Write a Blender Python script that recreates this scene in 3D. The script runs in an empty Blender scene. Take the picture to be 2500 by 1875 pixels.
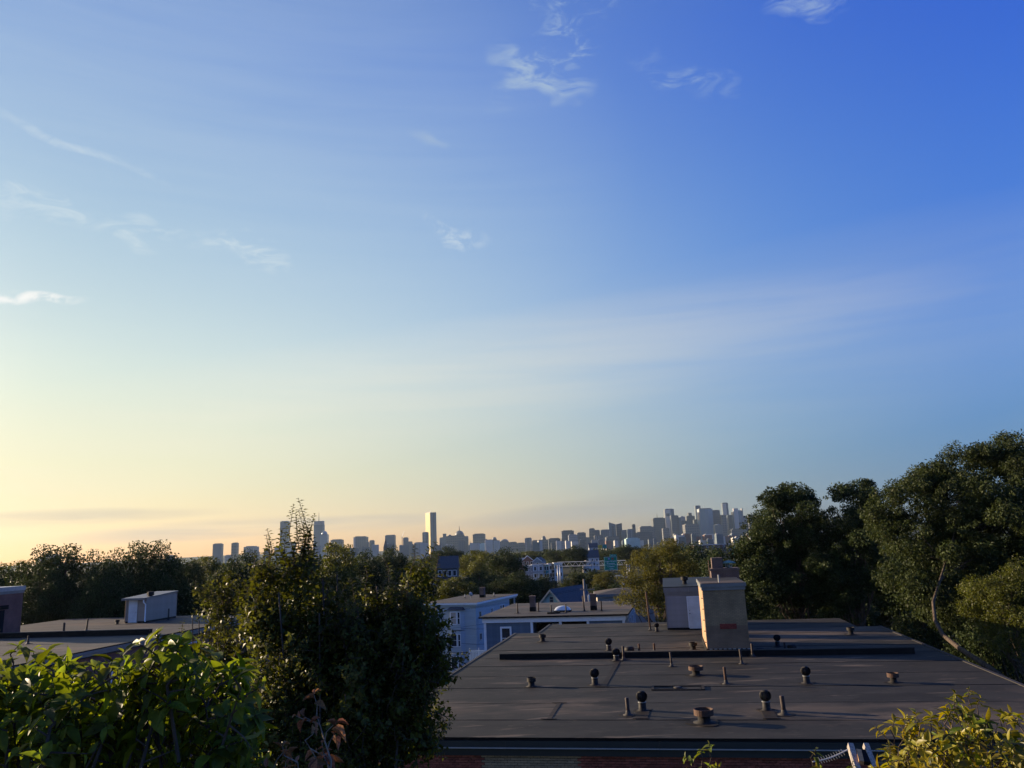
import bpy, math, random
import numpy as np
from mathutils import Vector, Matrix

# ------------------------------------------------------------------ camera, world, sun
S = bpy.context.scene
COL = S.collection
R = math.radians
FPX, PITCH, ROLL, ZC = 1878.0, R(11.72), R(2.4), 45.0
cam = bpy.data.cameras.new('camera')
cam.sensor_width = 36.0
cam.lens = FPX / 2500.0 * 36.0
cam.clip_start, cam.clip_end = 0.1, 40000
camo = bpy.data.objects.new('camera', cam)
COL.objects.link(camo)
CM = Matrix.Rotation(math.pi / 2 + PITCH, 4, 'X') @ Matrix.Rotation(-ROLL, 4, 'Z')
camo.matrix_world = Matrix.Translation((0, 0, ZC)) @ CM
S.camera = camo
S.render.resolution_x, S.render.resolution_y = 1024, 768
S.view_settings.view_transform = 'Standard'
S.view_settings.look = 'None'
S.view_settings.gamma = 1.0
S.view_settings.use_curve_mapping = False
S.view_settings.exposure = 1.31

SUN_AZ, SUN_EL = R(-65), R(10.8)          # azimuth from +Y (view direction), negative = left
SUN_DIR = Vector((math.sin(SUN_AZ) * math.cos(SUN_EL), math.cos(SUN_AZ) * math.cos(SUN_EL), math.sin(SUN_EL)))
sl = bpy.data.lights.new('sun', 'SUN')
sl.energy = 5.0
sl.angle = R(0.5)
sl.color = (1.0, 0.78, 0.54)
so = bpy.data.objects.new('sun', sl)
COL.objects.link(so)
so.rotation_euler = (-SUN_DIR).to_track_quat('-Z', 'Y').to_euler()

MR = CM.to_3x3()
def ray(u, v):
    return MR @ Vector(((u - 1250) / FPX, -(v - 937.5) / FPX, -1.0))
def at(u, v, y):                      # photograph direction -> the point of the place at depth y
    d = ray(u, v)
    return Vector((0, 0, ZC)) + d * (y / d.y)
def onz(u, v, z):                     # photograph direction -> the point of the place at height z
    d = ray(u, v)
    return Vector((0, 0, ZC)) + d * ((z - ZC) / d.z)

world = bpy.data.worlds.new('World')
S.world = world
world.use_nodes = True
WN, WL = world.node_tree.nodes, world.node_tree.links
WN.clear()
def wn(t, **k):
    n = WN.new(t)
    for a, b in k.items():
        setattr(n, a, b)
    return n
def wmath(op, a, b=None, clamp=False):
    n = wn('ShaderNodeMath', operation=op, use_clamp=clamp)
    for i, x in enumerate((a, b)):
        if x is None:
            continue
        if isinstance(x, (int, float)):
            n.inputs[i].default_value = x
        else:
            WL.new(x, n.inputs[i])
    return n.outputs[0]
w_out = wn('ShaderNodeOutputWorld')
w_bg = wn('ShaderNodeBackground')
w_bg.inputs['Strength'].default_value = 0.05
sky = wn('ShaderNodeTexSky', sky_type='NISHITA')
sky.sun_disc = False
sky.sun_elevation = SUN_EL
sky.sun_rotation = SUN_AZ
sky.altitude = 40
sky.air_density = 1.0
sky.dust_density = 0.4
sky.ozone_density = 2.2
# colour of this evening's air: how it deviates from the standard atmosphere, by distance from the sun and by height
w_tc = wn('ShaderNodeTexCoord')
w_dir = w_tc.outputs['Generated']
def wdot(vec):
    n = wn('ShaderNodeVectorMath', operation='DOT_PRODUCT')
    WL.new(w_dir, n.inputs[0])
    n.inputs[1].default_value = vec
    return n.outputs['Value']
def wnoise(sc, det, dist, rough=0.55):
    mp = wn('ShaderNodeMapping')
    mp.inputs['Scale'].default_value = sc
    mp.inputs['Rotation'].default_value = (0, R(-6), 0)
    WL.new(w_dir, mp.inputs['Vector'])
    n = wn('ShaderNodeTexNoise')
    n.inputs['Scale'].default_value = 1.0
    n.inputs['Detail'].default_value = det
    n.inputs['Roughness'].default_value = rough
    n.inputs['Distortion'].default_value = dist
    WL.new(mp.outputs[0], n.inputs['Vector'])
    return n.outputs[0]
def wmap(src, a, b, lo=0.0, hi=1.0):
    mr = wn('ShaderNodeMapRange', interpolation_type='SMOOTHSTEP')
    mr.inputs[1].default_value, mr.inputs[2].default_value = a, b
    mr.inputs[3].default_value, mr.inputs[4].default_value = lo, hi
    WL.new(src, mr.inputs[0])
    return mr.outputs[0]
def wmix(f, col):
    global wcur
    mx = wn('ShaderNodeMix', data_type='RGBA')
    WL.new(f, mx.inputs['Factor'])
    WL.new(wcur, mx.inputs['A'])
    if isinstance(col, tuple):
        mx.inputs['B'].default_value = (*col, 1)
    else:
        WL.new(col, mx.inputs['B'])
    wcur = mx.outputs['Result']
w_wisp = wnoise((20, 20, 52), 7, 1.6, 0.62)
w_band = wnoise((3.0, 3.0, 46), 3, 0.25)
w_wob = wmath('MULTIPLY', wmath('SUBTRACT', wnoise((13, 13, 22), 2, 0.0), 0.5), 4.0)
w_cb = wn('ShaderNodeCombineXYZ')
WL.new(w_wob, w_cb.inputs[1])
w_wobv = w_cb.outputs[0]
w_el = wdot((0, 0, 1))
w_sun = wdot(tuple(SUN_DIR))
def wramp(src, a, b, stops):
    mr = wn('ShaderNodeMapRange')
    mr.inputs[1].default_value, mr.inputs[2].default_value = a, b
    WL.new(src, mr.inputs[0])
    cr = wn('ShaderNodeValToRGB')
    cr.color_ramp.interpolation = 'B_SPLINE'
    el = cr.color_ramp.elements
    xs_ = [(x - a) / (b - a) for x, _ in stops]
    n = 9
    while len(el) < n:
        el.new(0.5)
    for i in range(n):
        t = i / (n - 1)
        el[i].position = t
        el[i].color = (*[float(np.interp(t, xs_, [c[k] for _, c in stops])) for k in range(3)], 1)
    WL.new(mr.outputs[0], cr.inputs[0])
    return cr.outputs[0]
def wmul(a, b):
    n = wn('ShaderNodeMix', data_type='RGBA', blend_type='MULTIPLY')
    n.inputs['Factor'].default_value = 1.0
    WL.new(a, n.inputs['A'])
    if isinstance(b, tuple):
        n.inputs['B'].default_value = (*b, 1)
    else:
        WL.new(b, n.inputs['B'])
    return n.outputs['Result']
r_sun = wramp(w_sun, -.09, .85, [(-.09, (.255, .42, .844)), (.17, (.47, .575, .828)), (.43, (.92, .789, .741)), (.68, (1.0, .791, .619)), (.85, (.78, .66, .505))])
r_el = wramp(w_el, .02, .58, [(.02, (.36, .345, .42)), (.1, (.54, .478, .40)), (.22, (.80, .72, .635)), (.40, (.70, .76, .828)), (.58, (.51, .645, 1.0))])
wcur = wmul(wmul(wmul(sky.outputs[0], r_sun), r_el), (3.286, 3.286, 3.286))
# wisps of cirrus and low bars of cloud: each is a streaked patch of the dome round a direction of the sky
def cloud(u, v, wpx, hpx, ang, dens, col, lo=0.40, hi=0.66, band=False, wob=1.0):
    c = ray(u, v).normalized()
    rt = c.cross(Vector((0, 0, 1))).normalized()
    tu = rt.cross(c).normalized()
    a = R(ang + 2.4)
    ra, rb = wpx / FPX / 2, hpx / FPX / 2
    ax = (rt * math.cos(a) + tu * math.sin(a)) / ra
    ay = (-rt * math.sin(a) + tu * math.cos(a)) / rb
    fwd = ax.cross(ay).normalized()
    mp = wn('ShaderNodeMapping', vector_type='TEXTURE')
    mp.inputs['Location'].default_value = c
    mp.inputs['Rotation'].default_value = Matrix((ax.normalized(), ay.normalized(), fwd)).transposed().to_euler()
    mp.inputs['Scale'].default_value = (ra, rb, 0.8)
    WL.new(w_dir, mp.inputs['Vector'])
    q = mp.outputs[0]
    if wob:
        ad = wn('ShaderNodeVectorMath', operation='ADD')
        WL.new(q, ad.inputs[0])
        WL.new(w_wobv, ad.inputs[1])
        q = ad.outputs[0]
    dt = wn('ShaderNodeVectorMath', operation='DOT_PRODUCT')
    WL.new(q, dt.inputs[0])
    WL.new(q, dt.inputs[1])
    m = wmath('SUBTRACT', 1.0, dt.outputs['Value'], True)
    f = wmath('MULTIPLY', m, wmap(w_band if band else w_wisp, lo, hi, 0.0, dens))
    wmix(f, col)
WB = (3.0, 4.0, 5.4)
WH = (6.2, 6.8, 6.8)
GR = (3.6, 3.4, 3.1)
cloud(250, 300, 2300, 1300, 0, 0.30, (4.3, 5.3, 6.1), -0.2, 0.9, True, 0)
cloud(600, 1030, 3400, 330, 10, 0.30, (7.6, 7.0, 5.6), 0.0, 0.75, True, 0)
cloud(1700, 900, 2400, 520, 6, 0.20, (4.4, 4.7, 4.6), -0.2, 0.8, True, 0)
cloud(1345, 80, 460, 170, 40, 0.75, WB, 0.44, 0.72)
cloud(1290, 150, 190, 110, -52, 0.65, WB, 0.38, 0.68)
cloud(1335, 212, 240, 60, -12, 0.9, WB, 0.30, 0.60)
cloud(1670, 185, 280, 80, -30, 0.45, WB, 0.40, 0.70)
cloud(1970, -6, 190, 64, -8, 0.6, WB, 0.36, 0.66)
cloud(1045, 345, 110, 40, -15, 0.6, WB, 0.34, 0.62)
cloud(150, 345, 440, 26, -16, 0.34, WH, 0.34, 0.66)
cloud(190, 535, 620, 70, -6, 0.42, WH, 0.42, 0.70)
cloud(600, 615, 240, 70, -20, 0.6, WH, 0.40, 0.66)
cloud(1110, 570, 190, 60, -20, 0.40, WH, 0.40, 0.66)
cloud(50, 732, 260, 36, 3, 1.0, (7.6, 7.6, 7.4), 0.30, 0.56)
cloud(190, 1262, 640, 40, -1, 0.45, GR, 0.36, 0.60, True, 0)
cloud(520, 1292, 640, 50, 0, 0.6, GR, 0.30, 0.58, True, 0)
cloud(860, 1277, 500, 42, -1, 0.55, GR, 0.30, 0.58, True, 0)
cloud(1480, 1240, 900, 64, 2, 0.5, (2.7, 2.8, 2.8), 0.26, 0.60, True, 0)
WL.new(wcur, w_bg.inputs['Color'])
WL.new(w_bg.outputs[0], w_out.inputs['Surface'])

# ------------------------------------------------------------------ materials
MATS = {}
def mat(name, col, rough=0.7, var=0.15, scale=6.0, spec=0.3, metal=0.0, bump=0.0, bscale=None, objvar=0.0,
        stretch=None, col2=None, trans=0.0, sheen=False):
    if name in MATS:
        return MATS[name]
    m = bpy.data.materials.new(name)
    m.use_nodes = True
    nt = m.node_tree
    N, L = nt.nodes, nt.links
    b = N['Principled BSDF']
    b.inputs['Roughness'].default_value = rough
    b.inputs['Specular IOR Level'].default_value = spec
    b.inputs['Metallic'].default_value = metal
    tc = N.new('ShaderNodeTexCoord')
    vec = tc.outputs['Object']
    if stretch:
        mp = N.new('ShaderNodeMapping')
        mp.inputs['Scale'].default_value = stretch
        L.new(vec, mp.inputs['Vector'])
        vec = mp.outputs[0]
    nz = N.new('ShaderNodeTexNoise')
    nz.inputs['Scale'].default_value = scale
    nz.inputs['Detail'].default_value = 6
    nz.inputs['Roughness'].default_value = 0.65
    L.new(vec, nz.inputs['Vector'])
    mx = N.new('ShaderNodeMix')
    mx.data_type = 'RGBA'
    c2 = col2 or tuple(c * (1 - var * 1.6) for c in col)
    c1 = col if col2 else tuple(min(1, c * (1 + var)) for c in col)
    mx.inputs['A'].default_value = (*c2, 1)
    mx.inputs['B'].default_value = (*c1, 1)
    mr = N.new('ShaderNodeMapRange')
    mr.inputs[1].default_value, mr.inputs[2].default_value = 0.3, 0.7
    L.new(nz.outputs[0], mr.inputs[0])
    L.new(mr.outputs[0], mx.inputs['Factor'])
    out = mx.outputs['Result']
    if objvar or trans:
        oi = N.new('ShaderNodeObjectInfo')
        geo = N.new('ShaderNodeNewGeometry')
        ad = N.new('ShaderNodeMath')
        ad.operation = 'ADD'
        L.new(oi.outputs['Random'], ad.inputs[0])
        L.new(geo.outputs['Random Per Island'], ad.inputs[1])
        fr = N.new('ShaderNodeMath')
        fr.operation = 'FRACT'
        L.new(ad.outputs[0], fr.inputs[0])
        m2 = N.new('ShaderNodeMapRange')
        m2.inputs[3].default_value, m2.inputs[4].default_value = 1 - objvar, 1 + objvar
        L.new(fr.outputs[0], m2.inputs[0])
        h2 = N.new('ShaderNodeHueSaturation')
        L.new(m2.outputs[0], h2.inputs['Value'])
        if trans:
            m3 = N.new('ShaderNodeMapRange')
            m3.inputs[3].default_value, m3.inputs[4].default_value = 0.485, 0.515
            sep = N.new('ShaderNodeMath')
            sep.operation = 'MULTIPLY'
            sep.inputs[1].default_value = 7.31
            L.new(fr.outputs[0], sep.inputs[0])
            f2 = N.new('ShaderNodeMath')
            f2.operation = 'FRACT'
            L.new(sep.outputs[0], f2.inputs[0])
            L.new(f2.outputs[0], m3.inputs[0])
            L.new(m3.outputs[0], h2.inputs['Hue'])
        L.new(out, h2.inputs['Color'])
        out = h2.outputs[0]
    L.new(out, b.inputs['Base Color'])
    if bump:
        bn = N.new('ShaderNodeTexNoise')
        bn.inputs['Scale'].default_value = bscale or scale * 4
        bn.inputs['Detail'].default_value = 5
        L.new(vec, bn.inputs['Vector'])
        bp = N.new('ShaderNodeBump')
        bp.inputs['Strength'].default_value = bump
        bp.inputs['Distance'].default_value = 0.05
        L.new(bn.outputs[0], bp.inputs['Height'])
        L.new(bp.outputs[0], b.inputs['Normal'])
    if trans:
        tr = N.new('ShaderNodeBsdfTranslucent')
        h3 = N.new('ShaderNodeHueSaturation')
        h3.inputs['Hue'].default_value = 0.482
        h3.inputs['Saturation'].default_value = 1.1
        h3.inputs['Value'].default_value = 1.5
        L.new(out, h3.inputs['Color'])
        L.new(h3.outputs[0], tr.inputs['Color'])
        ms = N.new('ShaderNodeMixShader')
        ms.inputs[0].default_value = trans
        L.new(b.outputs[0], ms.inputs[1])
        L.new(tr.outputs[0], ms.inputs[2])
        L.new(ms.outputs[0], N['Material Output'].inputs['Surface'])
    MATS[name] = m
    return m

def brick_mat(name, c1, c2, mortar, scale=1.0, axis='XZ', bw=0.2, bh=0.067):
    m = bpy.data.materials.new(name)
    m.use_nodes = True
    N, L = m.node_tree.nodes, m.node_tree.links
    b = N['Principled BSDF']
    b.inputs['Roughness'].default_value = 0.85
    tc = N.new('ShaderNodeTexCoord')
    sp = N.new('ShaderNodeSeparateXYZ')
    L.new(tc.outputs['Object'], sp.inputs[0])
    ad = N.new('ShaderNodeMath')
    L.new(sp.outputs[0], ad.inputs[0])
    L.new(sp.outputs[1], ad.inputs[1])
    cb = N.new('ShaderNodeCombineXYZ')
    L.new(ad.outputs[0], cb.inputs[0])
    L.new(sp.outputs[2], cb.inputs[1])
    br = N.new('ShaderNodeTexBrick')
    br.inputs['Color1'].default_value = (*c1, 1)
    br.inputs['Color2'].default_value = (*c2, 1)
    br.inputs['Mortar'].default_value = (*mortar, 1)
    br.inputs['Scale'].default_value = scale
    br.inputs['Brick Width'].default_value = bw
    br.inputs['Row Height'].default_value = bh
    br.inputs['Mortar Size'].default_value = 0.008
    L.new(cb.outputs[0], br.inputs['Vector'])
    nz = N.new('ShaderNodeTexNoise')
    nz.inputs['Scale'].default_value = 1.3
    nz.inputs['Detail'].default_value = 8
    L.new(tc.outputs['Object'], nz.inputs['Vector'])
    mr = N.new('ShaderNodeMapRange')
    mr.inputs[1].default_value, mr.inputs[2].default_value = 0.3, 0.7
    mr.inputs[3].default_value, mr.inputs[4].default_value = 0.7, 1.15
    L.new(nz.outputs[0], mr.inputs[0])
    hsv = N.new('ShaderNodeHueSaturation')
    L.new(mr.outputs[0], hsv.inputs['Value'])
    L.new(br.outputs['Color'], hsv.inputs['Color'])
    L.new(hsv.outputs[0], b.inputs['Base Color'])
    bp = N.new('ShaderNodeBump')
    bp.invert = True
    bp.inputs['Strength'].default_value = 0.6
    bp.inputs['Distance'].default_value = 0.01
    L.new(br.outputs['Fac'], bp.inputs['Height'])
    L.new(bp.outputs[0], b.inputs['Normal'])
    MATS[name] = m
    return m

def tower_mat(name, wall, glass, fw=3.2, fh=3.6, rough=0.5, frac=0.45, spec=0.4):
    """facade of a far tower: floors and bays of glass too small to tell apart"""
    m = bpy.data.materials.new(name)
    m.use_nodes = True
    N, L = m.node_tree.nodes, m.node_tree.links
    b = N['Principled BSDF']
    b.inputs['Roughness'].default_value = rough
    b.inputs['Specular IOR Level'].default_value = spec
    tc = N.new('ShaderNodeTexCoord')
    sp = N.new('ShaderNodeSeparateXYZ')
    L.new(tc.outputs['Object'], sp.inputs[0])
    ad = N.new('ShaderNodeMath')
    L.new(sp.outputs[0], ad.inputs[0])
    L.new(sp.outputs[1], ad.inputs[1])
    def wave(src, per, fr):
        d = N.new('ShaderNodeMath')
        d.operation = 'DIVIDE'
        L.new(src, d.inputs[0])
        d.inputs[1].default_value = per
        f = N.new('ShaderNodeMath')
        f.operation = 'FRACT'
        L.new(d.outputs[0], f.inputs[0])
        g = N.new('ShaderNodeMath')
        g.operation = 'LESS_THAN'
        L.new(f.outputs[0], g.inputs[0])
        g.inputs[1].default_value = fr
        return g.outputs[0]
    a = wave(ad.outputs[0], fw, 0.7)
    c = wave(sp.outputs[2], fh, frac)
    mu = N.new('ShaderNodeMath')
    mu.operation = 'MULTIPLY'
    L.new(a, mu.inputs[0])
    L.new(c, mu.inputs[1])
    mx = N.new('ShaderNodeMix')
    mx.data_type = 'RGBA'
    mx.inputs['A'].default_value = (*wall, 1)
    mx.inputs['B'].default_value = (*glass, 1)
    L.new(mu.outputs[0], mx.inputs['Factor'])
    L.new(mx.outputs['Result'], b.inputs['Base Color'])
    MATS[name] = m
    return m

def roof_mat(name, col, warm):
    """weathered roofing membrane: sheet to sheet variation, dirt streaks, dusty dried puddles, pale scuffs"""
    m = bpy.data.materials.new(name)
    m.use_nodes = True
    N, L = m.node_tree.nodes, m.node_tree.links
    b = N['Principled BSDF']
    b.inputs['Roughness'].default_value = 0.7
    b.inputs['Specular IOR Level'].default_value = 0.09
    tc = N.new('ShaderNodeTexCoord')
    oi = N.new('ShaderNodeObjectInfo')
    geo = N.new('ShaderNodeNewGeometry')
    def noise(scale, st, det=6, rg=0.6, src=None):
        mp = N.new('ShaderNodeMapping')
        mp.inputs['Scale'].default_value = st
        L.new(src or geo.outputs['Position'], mp.inputs['Vector'])
        n = N.new('ShaderNodeTexNoise')
        n.inputs['Scale'].default_value = scale
        n.inputs['Detail'].default_value = det
        n.inputs['Roughness'].default_value = rg
        L.new(mp.outputs[0], n.inputs['Vector'])
        return n.outputs[0]
    def rng(src, a, c, lo=0.0, hi=1.0):
        mr = N.new('ShaderNodeMapRange')
        mr.interpolation_type = 'SMOOTHSTEP'
        mr.inputs[1].default_value, mr.inputs[2].default_value = a, c
        mr.inputs[3].default_value, mr.inputs[4].default_value = lo, hi
        L.new(src, mr.inputs[0])
        return mr.outputs[0]
    def mix(f, A, B):
        mx = N.new('ShaderNodeMix')
        mx.data_type = 'RGBA'
        L.new(f, mx.inputs['Factor'])
        for k, x in (('A', A), ('B', B)):
            if isinstance(x, tuple):
                mx.inputs[k].default_value = (*x, 1)
            else:
                L.new(x, mx.inputs[k])
        return mx.outputs['Result']
    c = mix(rng(noise(0.9, (0.35, 1, 1)), 0.3, 0.7), tuple(x * 0.78 for x in col), tuple(x * 1.15 for x in col))
    c = mix(rng(noise(0.16, (0.5, 1, 1), 4), 0.52, 0.66, 0, 0.85), c, warm)
    c = mix(rng(noise(1.6, (0.22, 1.5, 1), 3), 0.62, 0.70, 0, 0.55), c, tuple(x * 1.55 for x in warm))
    c = mix(rng(noise(7.0, (0.22, 2.0, 1), 2), 0.655, 0.70, 0, 0.65), c, tuple(x * 1.35 for x in warm))
    c = mix(rng(noise(0.33, (0.6, 1.3, 1), 5, 0.7), 0.57, 0.60, 0, 0.55), c, tuple(x * 0.6 for x in col))
    c = mix(rng(noise(2.2, (0.25, 1.2, 1), 3, src=tc.outputs['Object']), 0.66, 0.74, 0, 0.6), c, tuple(x * 0.55 for x in col))
    hsv = N.new('ShaderNodeHueSaturation')
    mr = N.new('ShaderNodeMapRange')
    mr.inputs[3].default_value, mr.inputs[4].default_value = 0.90, 1.10
    L.new(oi.outputs['Random'], mr.inputs[0])
    L.new(mr.outputs[0], hsv.inputs['Value'])
    L.new(c, hsv.inputs['Color'])
    L.new(hsv.outputs[0], b.inputs['Base Color'])
    bn = noise(1.1, (0.4, 1.6, 1), 8)
    bp = N.new('ShaderNodeBump')
    bp.inputs['Strength'].default_value = 0.35
    bp.inputs['Distance'].default_value = 0.03
    L.new(bn, bp.inputs['Height'])
    L.new(bp.outputs[0], b.inputs['Normal'])
    MATS[name] = m
    return m

M_ROOF = roof_mat('roof_membrane', (0.035, 0.033, 0.0275), (0.112, 0.087, 0.063))
M_ROOFL = roof_mat('roof_membrane_pale', (0.082, 0.074, 0.062), (0.13, 0.098, 0.072))
M_BLACK = mat('black_rubber', (0.010, 0.010, 0.010), 0.75, 0.3, 3, 0.12)
M_FASCIA = mat('slate_fascia', (0.028, 0.034, 0.032), 0.6, 0.15, 1.2, 0.2, stretch=(0.3, 1, 3))
M_ALU = mat('pale_aluminium', (0.30, 0.31, 0.30), 0.4, 0.12, 3, 0.5)
M_GREYTRIM = mat('grey_metal_trim', (0.16, 0.165, 0.16), 0.45, 0.12, 2, 0.5)
M_VENT = mat('dark_weathered_steel', (0.018, 0.016, 0.015), 0.65, 0.4, 14, 0.18, 0.0)
M_RUST = mat('rusted_steel', (0.10, 0.05, 0.03), 0.75, 0.4, 18, 0.25, 0.1, col2=(0.028, 0.02, 0.017))
M_CAST = mat('brown_cast_pipe', (0.035, 0.022, 0.019), 0.65, 0.35, 16, 0.35)
M_LEAD = mat('lead_flashing', (0.040, 0.036, 0.033), 0.65, 0.3, 10, 0.2)
M_REDBRICK = mat('red_brick', (0.20, 0.065, 0.045), 0.85, 0.25, 30, 0.2, objvar=0.3, bump=0.3)
M_MORTAR = mat('mortar', (0.20, 0.17, 0.15), 0.9, 0.2, 20, 0.1)
M_TANBRICK = mat('tan_brick', (0.24, 0.19, 0.12), 0.85, 0.2, 30, 0.2, objvar=0.2)
M_TANWALL = brick_mat('tan_brick_wall', (0.27, 0.195, 0.105), (0.23, 0.165, 0.09), (0.13, 0.10, 0.065))
M_BROWNWALL = brick_mat('brown_brick_wall', (0.21, 0.135, 0.08), (0.18, 0.115, 0.07), (0.13, 0.10, 0.07))
M_SUNLITWALL = brick_mat('sunlit_brick_wall', (0.42, 0.25, 0.13), (0.36, 0.21, 0.11), (0.25, 0.18, 0.12))  # bulkhead brick with the low sun's warmth put into its colour
M_DARKWALL = brick_mat('dark_brick_wall', (0.13, 0.075, 0.055), (0.10, 0.06, 0.05), (0.15, 0.13, 0.12))
M_REDWALL = brick_mat('red_brick_wall', (0.17, 0.06, 0.045), (0.14, 0.05, 0.04), (0.15, 0.12, 0.10))
M_SIDEGREY = mat('grey_vinyl_siding', (0.24, 0.235, 0.235), 0.5, 0.08, 2, 0.3, objvar=0.05)
M_SIDETAN = mat('tan_vinyl_siding', (0.27, 0.22, 0.18), 0.5, 0.08, 2, 0.3, objvar=0.05)
M_SIDEBLUE = mat('slate_blue_clapboard', (0.10, 0.14, 0.19), 0.6, 0.12, 3, 0.3, objvar=0.08)
M_LTBLUE = mat('light_blue_siding', (0.36, 0.42, 0.46), 0.6, 0.08, 2, 0.3, bump=0.2, stretch=(0.2, 0.2, 4))
M_WHITE = mat('white_paint', (0.72, 0.74, 0.76), 0.5, 0.06, 3, 0.35)
M_DOOR = mat('white_steel_door', (0.55, 0.57, 0.58), 0.45, 0.12, 1.6, 0.4)
M_GLASS = mat('window_glass', (0.03, 0.035, 0.045), 0.08, 0.2, 2, 0.6)
M_CURTAIN = mat('curtain', (0.45, 0.38, 0.32), 0.9, 0.25, 9, 0.1, stretch=(6, 6, 0.4))
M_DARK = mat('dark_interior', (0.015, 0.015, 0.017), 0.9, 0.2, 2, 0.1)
M_SLATE = mat('slate_shingles', (0.055, 0.062, 0.078), 0.75, 0.25, 5, 0.3, bump=0.3)
M_MINT = mat('pale_green_shingles', (0.33, 0.46, 0.42), 0.7, 0.12, 5, 0.2)
M_BEIGE = mat('beige_trim', (0.42, 0.37, 0.30), 0.7, 0.12, 5, 0.2)
M_BARK = mat('bark', (0.085, 0.065, 0.05), 0.9, 0.4, 9, 0.1, bump=0.6, stretch=(1, 1, 0.3))
M_PALEBARK = mat('pale_bark', (0.20, 0.165, 0.125), 0.9, 0.35, 7, 0.1, bump=0.6, stretch=(1, 1, 0.3))
M_POLE = mat('weathered_wood', (0.24, 0.20, 0.165), 0.85, 0.3, 6, 0.2, bump=0.3, stretch=(6, 6, 0.5))
M_GREYWOOD = mat('grey_weathered_wood', (0.34, 0.31, 0.28), 0.85, 0.35, 12, 0.2, bump=0.4, stretch=(8, 8, 0.6))
M_NEWWOOD = mat('raw_wood', (0.42, 0.24, 0.12), 0.7, 0.25, 9, 0.2, stretch=(6, 6, 0.6))
M_LEAF = mat('leaf_green', (0.060, 0.070, 0.011), 0.5, 0.25, 0.6, 0.25, objvar=0.45, trans=0.40)
M_LEAFDK = mat('leaf_dark', (0.030, 0.044, 0.014), 0.6, 0.25, 0.4, 0.12, objvar=0.4, trans=0.2)
M_LEAFOL = mat('leaf_olive', (0.085, 0.085, 0.016), 0.6, 0.25, 0.5, 0.15, objvar=0.4, trans=0.32)
M_LEAFLT = mat('leaf_light', (0.031, 0.043, 0.012), 0.6, 0.25, 0.5, 0.15, objvar=0.4, trans=0.25)
M_LEAFBIG = mat('leaf_big', (0.095, 0.13, 0.015), 0.5, 0.3, 14, 0.22, objvar=0.5, trans=0.5)
M_LEAFSUN = mat('leaf_sunlit', (0.21, 0.19, 0.02), 0.45, 0.3, 14, 0.3, objvar=0.5, trans=0.40)  # yellow of sunlit leaf faces put into the base colour
M_LEAFDEAD = mat('leaf_dead', (0.22, 0.12, 0.06), 0.75, 0.35, 12, 0.2, objvar=0.4, trans=0.25)
M_GROUND = mat('ground', (0.022, 0.028, 0.014), 0.95, 0.35, 0.03, 0.1, col2=(0.03, 0.03, 0.018))
M_ASPH = mat('asphalt', (0.06, 0.06, 0.062), 0.85, 0.2, 0.4, 0.3)
M_MARK = mat('road_marking', (0.75, 0.75, 0.72), 0.7, 0.1, 2, 0.2)
M_CONC = mat('concrete', (0.36, 0.35, 0.33), 0.85, 0.15, 0.6, 0.2)
M_STEEL = mat('galvanised_steel', (0.40, 0.41, 0.42), 0.45, 0.12, 3, 0.5, 0.3)
M_SIGN = mat('green_sign', (0.0, 0.20, 0.115), 0.5, 0.05, 1, 0.4)
M_TEALSIGN = mat('teal_sign', (0.0, 0.18, 0.17), 0.5, 0.05, 1, 0.4)
M_YELSIGN = mat('yellow_sign', (0.50, 0.34, 0.04), 0.5, 0.05, 1, 0.4)
M_CANOPY = mat('verdigris_cap', (0.10, 0.20, 0.17), 0.55, 0.2, 8, 0.4)
M_REDPATCH = mat('red_painted_louvre', (0.20, 0.045, 0.035), 0.8, 0.3, 14, 0.2)

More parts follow.
